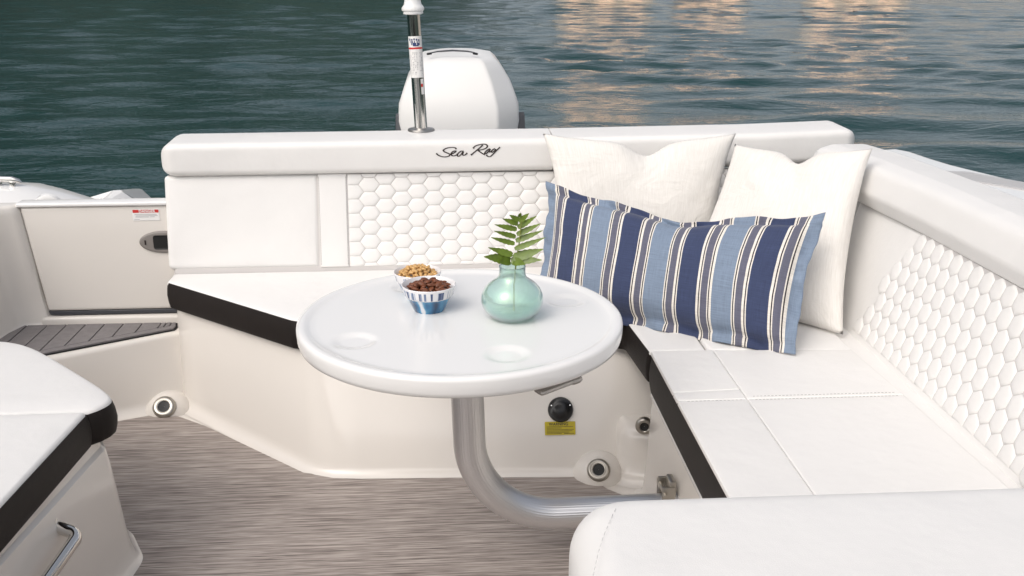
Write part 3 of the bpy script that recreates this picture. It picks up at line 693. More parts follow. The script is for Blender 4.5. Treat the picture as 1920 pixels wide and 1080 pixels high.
# bolster: a rounded bar swept along the top
def sweep(name, path, sec, m, parent, e0=0.05, e1=0.05, side=None, seg=12, smooth=60):
    """section (a = outwards from side vector, b = up) swept along a path with rounded ends"""
    path = [Vector(p) for p in path]; L = [0.0]
    for a, c in zip(path, path[1:]): L.append(L[-1] + (c - a).length)
    def at(s):
        s = max(0, min(L[-1], s))
        for i in range(len(path) - 1):
            if s <= L[i + 1] + 1e-9: return path[i].lerp(path[i + 1], (s - L[i]) / (L[i + 1] - L[i]))
        return path[-1]
    ss = []
    if e0: ss += [(e0 * (1 - math.cos(k / seg * math.pi / 2)), math.sin(k / seg * math.pi / 2)) for k in range(seg)]
    ss += [(e0 + (L[-1] - e0 - e1) * k / 24, 1.0) for k in range(25)]
    if e1: ss += [(L[-1] - e1 * (1 - math.cos(k / seg * math.pi / 2)), math.sin(k / seg * math.pi / 2)) for k in range(seg - 1, -1, -1)]
    ca = sum(p[0] for p in sec) / len(sec); cb = sum(p[1] for p in sec) / len(sec); rows = []
    for s, k in ss:
        k = max(0.02, k); k = k ** 0.9
        p = at(s); t_ = (at(s + .01) - at(s - .01)).normalized(); sd_ = t_.cross(Vector((0, 0, 1))).normalized()
        rows.append([p + sd_ * (ca + (a - ca) * k) + Vector((0, 0, cb + (b_ - cb) * k)) for a, b_ in sec])
    V = [tuple(p) for r_ in rows for p in r_]; n = len(sec); F = []
    for i in range(len(rows) - 1):
        for k in range(n): j = (k + 1) % n; F.append((i * n + k, i * n + j, (i + 1) * n + j, (i + 1) * n + k))
    F += [tuple(range(n - 1, -1, -1)), tuple((len(rows) - 1) * n + k for k in range(n))]
    return obj(name, V, F, m, parent, smooth)
BY = 3.245
sec = rpoly([(0.0, 0.0), (0.0, 0.098), (-0.195, 0.108), (-0.195, -0.02), (-0.05, -0.02)], [0.022, 0.026, 0.035, 0.03, 0.01], 6)
bol = sweep('bolster', [(-0.934, BY, 0.752), (0.3525, BY, 0.758)], sec, M['vinyl'], ben, 0.055, 0.002)
sweep('bolster', [(0.3535, BY, 0.758), (1.05, BY + 0.005, 0.765), (1.405, BY + 0.03, 0.772)], sec, M['vinyl'], ben, 0.002, 0.055)
# maker's script on the bolster face, drawn stroke by stroke
STR = [[(655, 350), (640, 328), (590, 314), (510, 314), (430, 332), (375, 362), (365, 385), (400, 412), (460, 438), (508, 462), (505, 490), (460, 512), (385, 521), (310, 508), (245, 478), (205, 440)],
       [(512, 468), (580, 446), (635, 415), (648, 398), (625, 390), (580, 405), (545, 440), (545, 478), (585, 502), (640, 490), (690, 458)],
       [(815, 402), (775, 396), (720, 425), (680, 468), (685, 502), (715, 510), (765, 470), (815, 405), (800, 455), (812, 488), (850, 484), (905, 442)],
       [(1255, 268), (1200, 318), (1130, 375), (1060, 430), (985, 488)],
       [(1040, 340), (1070, 302), (1140, 268), (1230, 250), (1310, 250), (1355, 275), (1355, 315), (1310, 348), (1230, 372), (1150, 380)],
       [(1150, 382), (1200, 425), (1260, 462), (1300, 484)],
       [(1425, 352), (1380, 366), (1325, 412), (1300, 450), (1320, 466), (1370, 428), (1428, 355), (1405, 400), (1415, 425), (1450, 412)],
       [(1530, 352), (1490, 370), (1455, 405), (1465, 432), (1510, 410), (1560, 365)],
       [(1645, 322), (1590, 372), (1530, 430), (1470, 490), (1425, 524), (1380, 524), (1335, 492)]]
lo = ay(800, 250, BY); sc_ = (ay(960, 250, BY).x - lo.x) / 1920
parts = []
for sI, st in enumerate(STR):
    pts = [Vector((lo.x + a * sc_, BY - 0.0010, lo.z - c * sc_ * 1.03)) for a, c in st]
    fine = []
    for i in range(len(pts) - 1):
        p0, p1, p2, p3 = pts[max(i - 1, 0)], pts[i], pts[i + 1], pts[min(i + 2, len(pts) - 1)]
        for k in range(4):
            s = k / 4; fine.append(0.5 * ((2 * p1) + (p2 - p0) * s + (2 * p0 - 5 * p1 + 4 * p2 - p3) * s * s + (3 * p1 - p0 - 3 * p2 + p3) * s ** 3))
    fine.append(pts[-1]); rad = []
    for i in range(len(fine)):
        d = (fine[min(i + 1, len(fine) - 1)] - fine[max(i - 1, 0)]).normalized(); rad.append(0.00125 + 0.0012 * abs(d.z) + (0.0008 if i < 2 or i > len(fine) - 3 else 0))
    v, f, _ = tube_geo(fine, rad, 8); parts.append(([(q[0], BY - 0.0012 + (q[1] - BY + .001) * 0.35, q[2]) for q in v], f))
obj('script_lettering', *join(parts), M['ink'], bol)
# fittings in the base: two steel-ringed openings, round black cap, yellow label
def fitting(p, n_, rad_, parent, hole=0.5):
    p, n_ = Vector(p), Vector(n_).normalized(); ex = n_.cross(Vector((0, 0, 1))).normalized(); mp_ = plane_map(p, -ex, n_.cross(-ex))
    o = lathe('steel_ring', [(rad_ * 1.0, -0.012), (rad_ * 1.02, 0.0), (rad_ * .96, 0.003), (rad_ * .82, 0.0062), (rad_ * (hole + .12), 0.0066), (rad_ * (hole + .02), 0.005), (rad_ * hole, 0.002)], M['ring_steel'], parent, 40, mp=mp_)
    lathe('opening', [(0.0005, 0.0008), (rad_ * (hole + .01), 0.0024), (rad_ * (hole + .04), 0.0)], M['glasshole'], o, 24, mp=mp_); return o
f2 = az(1124, 882, 0.052); fitting((f2.x, f2.y + 0.012, 0.047), (-0.12, -0.72, 0.62), 0.032, ben)
lathe('ring_seat', [(0.028, -0.004), (0.034, -0.0015), (0.038, -0.0035), (0.050, -0.014), (0.066, -0.034), (0.080, -0.07)], M['gel'], ben, 32, mp=plane_map((f2.x, f2.y + 0.016, 0.044), (1, -0.15, 0), (0.1, 0.62, 0.72)))
f3 = ay(1207, 797, 2.482); fitting((f3.x, 2.474, f3.z), (-0.15, -1, 0.1), 0.024, ben)
sp = ay(1051, 768, 2.60); tb_, tt_ = Vector((0, 2.548, 0.038)), Vector((0, 2.708, 0.35)); fn = Vector((0, -(tt_ - tb_).z, (tt_ - tb_).y)).normalized()
def on_base(x, y):
    d = ray(x, y); k = (tb_ - _C).dot(fn) / d.dot(fn); return _C + d * k
sp = on_base(1051, 768); mpsp = plane_map(sp, (1, -0.02, 0), (tt_ - tb_))
spk = lathe('black_cap', [(0.0, 0.016), (0.012, 0.017), (0.022, 0.013), (0.026, 0.009), (0.034, 0.008), (0.0365, 0.004), (0.037, -0.01)], M['black'], ben, 40, mp=mpsp)
obj('cap_screws', *join([lathe_geo([(0.0, 0.0098), (0.002, 0.0098), (0.0025, 0.0085)], 10, (c_, s_, 0), mpsp)[:2] for c_, s_ in ((-0.027, 0.012), (0.027, 0.012))]), M['chrome'], spk)
l0 = on_base(1022, 791); l1 = on_base(1080, 816); lw = l1.x - l0.x; lh = (on_base(1022, 791) - on_base(1022, 816)).length
mplb = plane_map(on_base(1022, 816), (1, -0.02, 0), (tt_ - tb_))
lab = slab('warning_label', rpoly([(0, 0), (lw, 0), (lw, lh), (0, lh)], 0.002), [(0, -0.001), (0, 0.0006)], M['yellow'], ben, mplb)
text_mesh('lettering', 'WARNING', 0.0115, lambda x, y, z: mplb(lw * .45 + x, lh * .80 + y, 0.0011), M['ink'], lab, 1.0, 0.0002)
bars('fine_print', [(lw * .06, lh * k, lw * e, lh * (k + .03)) for k, e in ((.60, .93), (.50, .55), (.38, .95), (.28, .90), (.18, .80), (.08, .55))] + [(lw * .62, lh * .08, lw * .95, lh * .12)], lambda u, v, w: mplb(u, v, w + 0.0007), M['ink'], lab)
# corner fitting at the foot of the step
f1 = az(308, 765, 0.03); stp = bpy.data.objects['step_riser']
fitting((f1.x, f1.y, 0.034), (0.05, -0.70, 0.66), 0.036, stp)
lathe('ring_seat', [(0.030, -0.004), (0.038, -0.0015), (0.042, -0.0035), (0.055, -0.014), (0.072, -0.034), (0.088, -0.07)], M['gel'], stp, 32, mp=plane_map((f1.x, f1.y + 0.004, 0.031), (1, 0.05, 0), (0, 0.66, 0.70)))

# ---- side bench
sb = thing('side_bench', 'white bench along the right side with a hexagon-quilted sloping back', 'bench')
cp2 = round_prof(0.400, SZ + 0.003, 0.009, 4, crown=[(0.010, 0.001), (0.025, 0.0025), (0.05, 0.0035)])
XS = 0.690; YT = 2.093
for name, o in (('seat_panel', [(0.525, 2.140), (XS - .0006, 2.150), (XS - .0006, 2.404), (0.525, 2.406)]),
                ('seat_panel', [(0.525, 2.094), (XS - .0006, 2.094), (XS - .0006, 2.148), (0.525, 2.138)]),
                ('seat_panel', [(0.525, 1.30), (XS - .0006, 1.30), (XS - .0006, 2.092), (0.525, 2.092)]),
                ('seat_panel', [(XS + .0006, YT + .001), (1.066, YT + .001), (1.056, 2.384), (XS + .0006, 2.402)]),
                ('seat_panel', [(XS + .0006, 1.30), (1.085, 1.30), (1.066, YT - .001), (XS + .0006, YT - .001)])):
    narrow = abs(o[0][1] - o[3][1]) < 0.08
    slab(name, rpoly(o, 0.003), round_prof(0.424, SZ + 0.003, 0.004, 4, crown=[(0.006, 0.0006), (0.014, 0.001)] if narrow else [(0.010, 0.001), (0.025, 0.002), (0.045, 0.0028)]), M['vinyl'], sb)
zt_ = SZ + 0.0038
stitches('seam_stitching', [[(x, YT + 0.010, zt_) for x in np.linspace(XS + .015, 1.05, 14)], [(x, YT - 0.010, zt_) for x in np.linspace(XS + .015, 1.05, 14)],
                            [(x, 2.158 + .005 * math.sin(3 * x), zt_ - .0005) for x in np.linspace(0.545, XS - .015, 8)], [(x, YT - 0.008, zt_ - .0005) for x in np.linspace(0.545, XS - .012, 8)]], M['stitch'], sb)
band('trim_band', rpoly([(0.526, 2.4045), (0.526, 1.30), (0.66, 1.30), (0.66, 2.4045)], [0.022, 0, 0, 0]), 0.322, 0.4300, M['brown'], sb, 0.007)
slab('gap_piping', rpoly([(1.060, 1.30), (1.135, 1.30), (1.135, 2.70), (1.040, 2.70)], 0.005), round_prof(0.38, 0.424, 0.012, 3), M['vinyl'], sb)
slab('base', rpoly([(0.541, 2.437), (0.541, 1.30), (1.15, 1.30), (1.15, 2.437)], [0.022, 0, 0, 0]), [(-0.040, 0.002), (-0.030, 0.004), (-0.020, 0.014), (-0.015, 0.04), (-0.001, 0.33), (0.0, 0.349), (0.006, 0.352), (0.012, 0.352)], M['gel'], sb)
slab('base_lip', [(0.533, 1.30), (0.545, 1.30), (0.545, 2.43), (0.533, 2.42)], round_prof(0.295, 0.320, 0.005, 3, rb=0.005), M['gelwhite'], sb)
SB = Vector((1.112, 0, 0.425)); ST = Vector((1.230, 0, 0.742)); slv = (ST - SB).normalized(); HS = (ST - SB).length
mpsb = plane_map(SB, (0, -1, 0), slv)     # u runs from aft to forward
Y0, Y1 = -2.74, -1.20
sback = slab('backrest', rpoly([(Y0, -0.05), (Y1, -0.05), (Y1, HS), (Y0 - 0.10, HS)], [0.07, 0, 0, 0.03]), round_prof(-0.10, 0.0, 0.02, 5, crown=[(0.02, 0.0005)]), M['vinyl'], sb, mpsb)
qa, qb = -2.455, -1.685
p_tl = (-2.46, HS - 0.004)
reg = [(-2.62, 0.012), (qb, 0.012), (qb, HS - 0.004), (-2.62, HS - 0.004)]
q_edge = lambda u, v: u > -2.530 + 0.085 * v / HS
gr_reg = [(-2.500, 0.014), (qb, 0.014), (qb, HS - 0.005), (-2.420, HS - 0.005)]
slab('quilt_ground', gr_reg, [(0, 0.0003), (0, 0.0008)], M['vinyl_groove'], sback, mpsb)
nq2 = quilt(sback, lambda u, v, w: mpsb(u, v, w + 0.0006), reg, 0.0310, 0.0475, False, 0.02, 0.015, M['vinyl'], h=0.8, whole=q_edge)
# plain rounded wing at the forward end of the side back
wing = [(qb + 0.0, 0.004), (qb + 0.35, 0.004), (qb + 0.35, HS - .004), (qb + 0.17, HS - .004), (qb + 0.07, HS * .72), (qb + 0.015, HS * .42)]
slab('back_panel', rpoly(wing, [0.03, 0, 0, 0.04, 0.2, 0.2], 8), round_prof(-0.01, 0.012, 0.010, 5, crown=PUFF[:2]), M['vinyl'], sback, mpsb)
ssec = rpoly([(-0.004, -0.004), (-0.018, 0.035), (0.004, 0.106), (0.055, 0.119), (0.18, 0.116), (0.18, -0.02), (0.03, -0.02)], [0.012, 0.03, 0.04, 0.03, 0.03, 0.01, 0.008], 6)
sweep('bolster', [(1.232, 1.20, 0.744), (1.226, 2.4, 0.744), (1.205, 2.85, 0.742), (1.165, 3.14, 0.738)], [(a, b_) for a, b_ in ssec], M['vinyl'], sb, 0.01, 0.09)
stitches('seam_stitching', [[mpsb(qb + 0.02 + 0.15 * s * s, 0.03 + (HS - .06) * s, 0.0135) for s in np.linspace(0.05, 0.95, 20)]], M['stitch'], sback)

# ------------------------------------------------------------------ forward seats
hs = thing('captain_chair', 'smooth white seat back with rounded corner close in the foreground', 'seat')
o = [(0.124, 0.62), (1.5, 0.62), (1.5, 1.122), (0.150, 1.128)]
slab('seat_back', rpoly(o, [0.05, 0, 0, 0.085], 12), [(0.0, 0.25), (-0.006, 0.45), (-0.006, 0.66)] + [(-0.006 + 0.055 * (1 - math.cos(a)), 0.705 + 0.055 * math.sin(a)) for a in [k / 10 * math.pi / 2 for k in range(11)]] + [(0.07, 0.7605), (0.10, 0.7612), (0.15, 0.7612)], M['vinyl'], hs)

stitches('seam_stitching', [[az(1155 - 43 * k / 12 - 6 * math.sin(k / 12 * 3.14), 952 + 130 * k / 12, 0.7616) for k in range(13)]], M['pale_thread'], hs, r_=0.0004)
lg = thing('corner_lounge', 'white lounge seat with dark trim and grab rail, lower left corner', 'seat')
lo1 = [(-0.882, 1.20), (-0.8285, 2.128), (-1.8, 2.115), (-1.8, 1.20)]
slab('seat_panel', rpoly(lo1, [0, 0.012, 0, 0], 6), round_prof(0.395, 0.434, 0.012, 4, crown=[(0.012, 0.0015), (0.03, 0.003), (0.06, 0.004)]), M['vinyl'], lg)
def spline(pts, k=6):
    P = [Vector(p) for p in pts]; out = []
    for i in range(len(P) - 1):
        p0, p1, p2, p3 = P[max(i - 1, 0)], P[i], P[i + 1], P[min(i + 2, len(P) - 1)]
        for j in range(k):
            q = j / k; out.append(tuple(0.5 * ((2 * p1) + (p2 - p0) * q + (2 * p0 - 5 * p1 + 4 * p2 - p3) * q * q + (3 * p1 - p0 - 3 * p2 + p3) * q ** 3)))
    return out + [tuple(P[-1])]
lo2 = [(-0.8285, 2.131)] + spline([(-0.812, 2.148), (-0.797, 2.178), (-0.800, 2.212), (-0.840, 2.268), (-0.925, 2.362), (-1.030, 2.474), (-1.115, 2.556), (-1.185, 2.598), (-1.26, 2.612), (-1.45, 2.618)]) + [(-1.8, 2.62), (-1.8, 2.118)]
slab('seat_panel', lo2, round_prof(0.395, 0.432, 0.012, 4, crown=[(0.012, 0.0015), (0.03, 0.003), (0.06, 0.004)]), M['vinyl'], lg)
band('trim_band', rpoly([(-0.880, 1.20), (-0.8275, 2.129), (-1.7, 2.117), (-1.7, 1.20)], [0, 0.010, 0, 0]), 0.345, 0.425, M['brown'], lg, 0.006)
band('trim_band', lo2[:-2] + [(-1.7, 2.618), (-1.7, 2.119)], 0.345, 0.423, M['brown'], lg, 0.008)
bo = [(-0.905, 1.20), (-0.815, 2.175), (-0.868, 2.275), (-1.17, 2.575), (-1.8, 2.60), (-1.8, 1.20)]
slab('base', rpoly(bo, [0, 0.05, 0.08, 0.06, 0, 0], 8), [(-0.055, 0.004), (-0.046, 0.008), (-0.036, 0.022), (-0.028, 0.05), (-0.022, 0.10), (-0.006, 0.28), (0.0, 0.315), (0.010, 0.322), (0.012, 0.345), (0.02, 0.346)], M['gel'], lg)
stitches('seam_stitching', [[(-0.872 - 0.02 * k, 1.75 + .015 * math.sin(k * .5), 0.4385) for k in range(12)]], M['stitch'], lg)
h0 = ax(104, 986, -0.842); h1 = Vector((h0.x - 0.032, h0.y - 0.27, h0.z - 0.03))
gr_n = Vector((0.92, -0.30, -0.22)).normalized()
gp_ = [h0 - gr_n * .004, h0 + gr_n * 0.056, h1 + gr_n * 0.056, h1 - gr_n * .004]
rail = obj('grab_rail', *tube_geo(smooth_path(gp_, 0.028, 8), 0.0135, 18)[:2], M['chrome'], lg)
for hh in (h0, h1): lathe('rail_flange', [(0.0, 0.007), (0.019, 0.007), (0.026, 0.003), (0.027, -0.02)], M['chrome'], rail, 28, mp=plane_map(hh, (0, 1, 0), (0, 0, 1)))
for d_ in rail.children: d_.data.flip_normals() if False else None

# ------------------------------------------------------------------ table
TC = Vector((0.024, 2.082)); TZ = 0.66
tab = thing('round_table', 'round white table with raised rim and moulded cup recesses', 'table')
def tabletop():
    prof = [(0.0, 0.0), (0.30, 0.0), (0.312, 0.0), (0.326, 0.0005), (0.332, 0.0022), (0.338, 0.0048), (0.344, 0.0058), (0.350, 0.0056), (0.3545, 0.0040), (0.357, 0.0010), (0.358, -0.004), (0.3565, -0.026), (0.354, -0.0345), (0.349, -0.038), (0.340, -0.039), (0.0, -0.039)]
    rs = list(np.linspace(0.002, 0.30, 76)); zs = [0.0] * 76
    for r_, z_ in prof[2:14]: rs.append(r_); zs.append(z_)
    n = 240; cups = [(-0.222, -0.128), (0.089, -0.224), (0.247, 0.102), (-0.118, 0.230)]; V = []; F = []
    for r_, z_ in zip(rs, zs):
        for k in range(n):
            a = 2 * math.pi * k / n; x, y = r_ * math.cos(a), r_ * math.sin(a); dz = 0.0
            if r_ < 0.315 and z_ >= 0:
                for cx, cy in cups:
                    d = math.hypot(x - cx, y - cy); s = max(0, min(1, (0.052 - d) / 0.026)); dz -= 0.0050 * s * s * (3 - 2 * s)
            V.append((TC.x + x, TC.y + y, TZ - 0.004 + z_ + dz))
    for i in range(len(rs) - 1):
        for k in range(n): j = (k + 1) % n; F.append((i * n + k, i * n + j, (i + 1) * n + j, (i + 1) * n + k)) if True else None
    F = [f[::-1] for f in F]; F.append(tuple(range(n))); F.append(tuple((len(rs) - 1) * n + k for k in range(n))[::-1])
    return obj('tabletop', V, F, M['table'], tab, 70)
tabletop()
lx = ay(880, 750, 2.06)
tx = lx.x; hz = 0.165
leg_path = smooth_path([(tx - 0.008, 2.06, 0.612), (tx + 0.004, 2.06, hz), (0.535, 2.075, hz - 0.004)], 0.205, 24)
lv, lf, luv = tube_geo(leg_path, 0.0372, 40); obj('pedestal_leg', lv, lf, M['alu'], tab, True, luv)
lathe('mounting_plate', [(0.0, 0.0), (0.09, 0.0), (0.09, -0.012), (0.045, -0.02), (0.036, -0.05)], M['dull_steel'], tab, 40, (tx - 0.008, 2.06, 0.6135))
e0 = az(1000, 742, 0.585); e1 = az(1080, 712, 0.575)
obj('release_lever', *join([box_geo((0.0, 0, 0), (0.11, 0.026, 0.012), 0.006, plane_map((e0 + e1) / 2 + Vector((0, .01, 0)), (e1 - e0), (0, 1, 0.1))), box_geo((0.062, 0.002, 0), (0.035, 0.034, 0.016), 0.0075, plane_map((e0 + e1) / 2 + Vector((0, .01, 0)), (e1 - e0), (0, 1, 0.1)))]), M['dull_steel'], tab)
bk = ax(1243, 905, 0.535)
def bracket():
    c = Vector((0.5305, 2.087, hz + 0.012)); g = []
    g.append(box_geo((0.519, 2.087, hz + 0.030), (0.018, 0.046, 0.085), 0.006))
    g.append(box_geo((0.508, 2.114, hz + 0.032), (0.032, 0.008, 0.060), 0.0035)); g.append(box_geo((0.508, 2.060, hz + 0.032), (0.032, 0.008, 0.060), 0.0035))
    g.append(tube_geo([(0.498, 2.045, hz + .045), (0.498, 2.130, hz + .045)], 0.005, 12)[:2]); return join(g)
obj('wall_bracket', *bracket(), M['ring_steel'], tab)

# ------------------------------------------------------------------ bowls, nuts, vase, fern
def bowl(c, k, m, label):
    t_ = thing('nut_bowl', label, 'bowl', 'small painted bowls on the table'); t_.location = c
    pr = [(0.0, 0.004), (0.024, 0.004), (0.026, 0.0), (0.034, 0.0), (0.036, 0.003), (0.0465, 0.025), (0.053, 0.036), (0.0548, 0.0375), (0.0562, 0.040), (0.0600, 0.0565), (0.0612, 0.0602), (0.0600, 0.0615), (0.0585, 0.0600), (0.054, 0.042), (0.045, 0.028), (0.0, 0.022)]
    v, f, uv = lathe_geo([(a * k, b_ * k) for a, b_ in pr], 72)
    # v of the UV map is height: 0 at the foot, 1 at the rim
    uv2 = []
    for (u, _), q in zip(uv, v): uv2.append((u, min(1.0, max(0, q[2] / (0.0615 * k)))))
    n = len(pr)
    for i in range(len(uv2)):
        if i % n >= 12: uv2[i] = (uv2[i][0], 0.95)
    obj('bowl_body', v, f, m, t_, 45, uv2); return t_
BA = az(805, 577, TZ); BA = Vector((BA.x, BA.y, TZ - 0.004)); BBp = Vector((BA.x - 0.028, BA.y + 0.116, TZ - 0.004))
bowl(BA, 1.0, M['bowl_a'], 'blue and white bowl of brown almonds, nearer of the two bowls')
bowl(BBp, 0.92, M['bowl_b'], 'blue and white bowl of pale peanuts behind the almond bowl')
def nut_mesh(name, kind, m, sd_):
    g = random.Random(sd_); bm = bmesh.new(); bmesh.ops.create_icosphere(bm, subdivisions=2, radius=1)
    for v in bm.verts:
        x, y, z = v.co
        if kind == 'almond':
            tp = 1 - 0.35 * max(0, x) ** 1.5 - 0.12 * max(0, -x); v.co = (x * 0.0118, y * 0.0072 * tp, z * 0.0046 * tp)
        else:
            tp = 1 - 0.16 * math.exp(-(x / 0.3) ** 2); v.co = (x * 0.0068, y * 0.0046 * tp + 0.0016 * x * x, z * 0.0044 * tp)
        v.co *= 1 + g.uniform(-0.03, 0.03)
    me = bpy.data.meshes.new(name); bm.to_mesh(me); bm.free(); me.materials.append(m); me.polygons.foreach_set('use_smooth', [True] * len(me.polygons)); return me
def fill(c, rad_, z0, dome, layers, minD, meshes, name, label, cat, group, seed):
    g = random.Random(seed); placed = []
    for dz, tries, rr_ in layers:
        lay = []
        for _ in range(tries):
            a = g.random() * 6.283; r_ = rr_ * rad_ * math.sqrt(g.random()); x, y = r_ * math.cos(a), r_ * math.sin(a)
            if all((x - p[0]) ** 2 + (y - p[1]) ** 2 > minD ** 2 for p in lay): lay.append((x, y))
        for x, y in lay:
            q = 1 - (x * x + y * y) / (rad_ * rad_)
            o = bpy.data.objects.new(name, g.choice(meshes)); link(o)
            o.location = (c.x + x, c.y + y, c.z + z0 + dome * q + dz + g.uniform(-.001, .001)); o.rotation_euler = (g.uniform(-.55, .55), g.uniform(-.55, .55), g.uniform(0, 6.28)); k = g.uniform(.88, 1.1); o.scale = (k, k, k)
            tag(o, label, cat, group)
am = [nut_mesh('almond', 'almond', M['almond'], i) for i in range(3)]; pm = [nut_mesh('peanut', 'peanut', M['peanut'], i + 9) for i in range(3)]
fill(BA, 0.0475, 0.0465, 0.006, [(0, 600, 1.0), (0.0065, 500, 0.9), (0.0125, 60, 0.55)], 0.0125, am, 'almond', 'brown almond heaped in the nearer blue bowl', 'almond', 'almonds in the near bowl', 5)
fill(BBp, 0.046, 0.043, 0.012, [(0, 900, 1.0), (0.006, 900, 0.95), (0.0115, 160, 0.6)], 0.0092, pm, 'peanut', 'pale roasted peanut heaped in the farther blue bowl', 'peanut', 'peanuts in the far bowl', 8)

VC = Vector((az(960, 590, TZ).x, 2.075, TZ - 0.004))
vs = thing('glass_vase', 'round sea-green glass vase holding a fern frond', 'vase')
vp = [(0.0, 0.003), (0.026, 0.002), (0.034, 0.0), (0.042, 0.0015), (0.052, 0.008), (0.061, 0.018), (0.067, 0.030), (0.0692, 0.042), (0.0675, 0.055), (0.061, 0.068), (0.051, 0.079), (0.040, 0.087), (0.0325, 0.0925), (0.0298, 0.098), (0.0288, 0.106), (0.0288, 0.115), (0.0296, 0.1185), (0.0284, 0.1195), (0.0270, 0.117), (0.0262, 0.106), (0.0275, 0.097), (0.037, 0.0855), (0.048, 0.0765), (0.058, 0.0655), (0.0643, 0.054), (0.066, 0.042), (0.064, 0.031), (0.058, 0.020), (0.049, 0.011), (0.036, 0.007), (0.0, 0.0065)]
o = lathe('vase_body', vp, M['vase'], vs, 72, VC, smooth='all'); weld(o)
fern = thing('fern_frond', 'green fern frond standing in the sea-green vase', 'fern')
fs = [VC + Vector(p) for p in ((0.004, 0.004, 0.012), (0.004, 0.002, 0.07), (0.008, -0.003, 0.125), (0.015, -0.008, 0.175), (0.018, -0.014, 0.212), (0.019, -0.024, 0.226))]
fine = []
for i in range(len(fs) - 1):
    for k in range(5): fine.append(fs[i].lerp(fs[i + 1], k / 5))
fine.append(fs[-1])
obj('stem', *tube_geo(fine, [0.0022 - 0.0014 * i / len(fine) for i in range(len(fine))], 8)[:2], M['stem'], fern)
def leaflet(p, q, w_, droop, twist):
    """serrated pointed leaflet from p to q, folded along its midrib"""
    p, q = Vector(p), Vector(q); d = q - p; L_ = d.length; d.normalize()
    side = d.cross(Vector((0.1 * twist, -0.85, 0.5))).normalized(); nn = side.cross(d).normalized(); n = 12; V = []; F = []
    for i in range(n + 1):
        s = i / n; c_ = p + d * L_ * s + Vector((0, -0.25 * droop * s * s, -droop * s * s)) + nn * (-0.002 * math.sin(s * math.pi))
        ww = w_ * max(0.04, math.sin(math.pi * min(1, 0.06 + 0.94 * s) ** 0.62)) ** 0.85; ww *= (1.0 if i % 2 else 0.84)
        V += [c_ + side * ww + nn * 0.18 * ww, c_, c_ - side * ww + nn * 0.18 * ww]
    for i in range(n):
        for k in range(2): F.append((i * 3 + k, i * 3 + k + 1, (i + 1) * 3 + k + 1, (i + 1) * 3 + k))
    return obj('leaflet', V, F, M['leaf'], fern, 60)
fy = VC.y - 0.008
def at_f(x, y, dy=0.0): return ay(x, y, fy + dy)
for a, c, w_, dr in (((958, 489), (1016, 484), .010, .004), ((957, 489), (907, 476), .011, .006), ((962, 484), (1019, 467), .0105, .0), ((961, 478), (915, 464), .0075, .0),
                     ((965, 467), (1023, 445), .0062, 0), ((965, 457), (920, 445), .0056, 0), ((967, 452), (1018, 432), .0062, 0), ((967, 444), (926, 433), .0056, 0),
                     ((969, 440), (1014, 419), .0062, 0), ((969, 430), (927, 421), .006, 0), ((971, 427), (1006, 405), .0062, 0), ((971, 420), (942, 410), .006, 0),
                     ((973, 416), (992, 400), .006, 0), ((973, 413), (955, 403), .0055, 0), ((974, 408), (976, 399), .004, 0), ((957, 490), (935, 484), .010, .01), ((960, 490), (985, 489), .009, .008)):
    leaflet(at_f(*a), at_f(*c, -0.012 - dr * 2), w_ * 1.15, dr, 1 if c[0] > a[0] else -1)

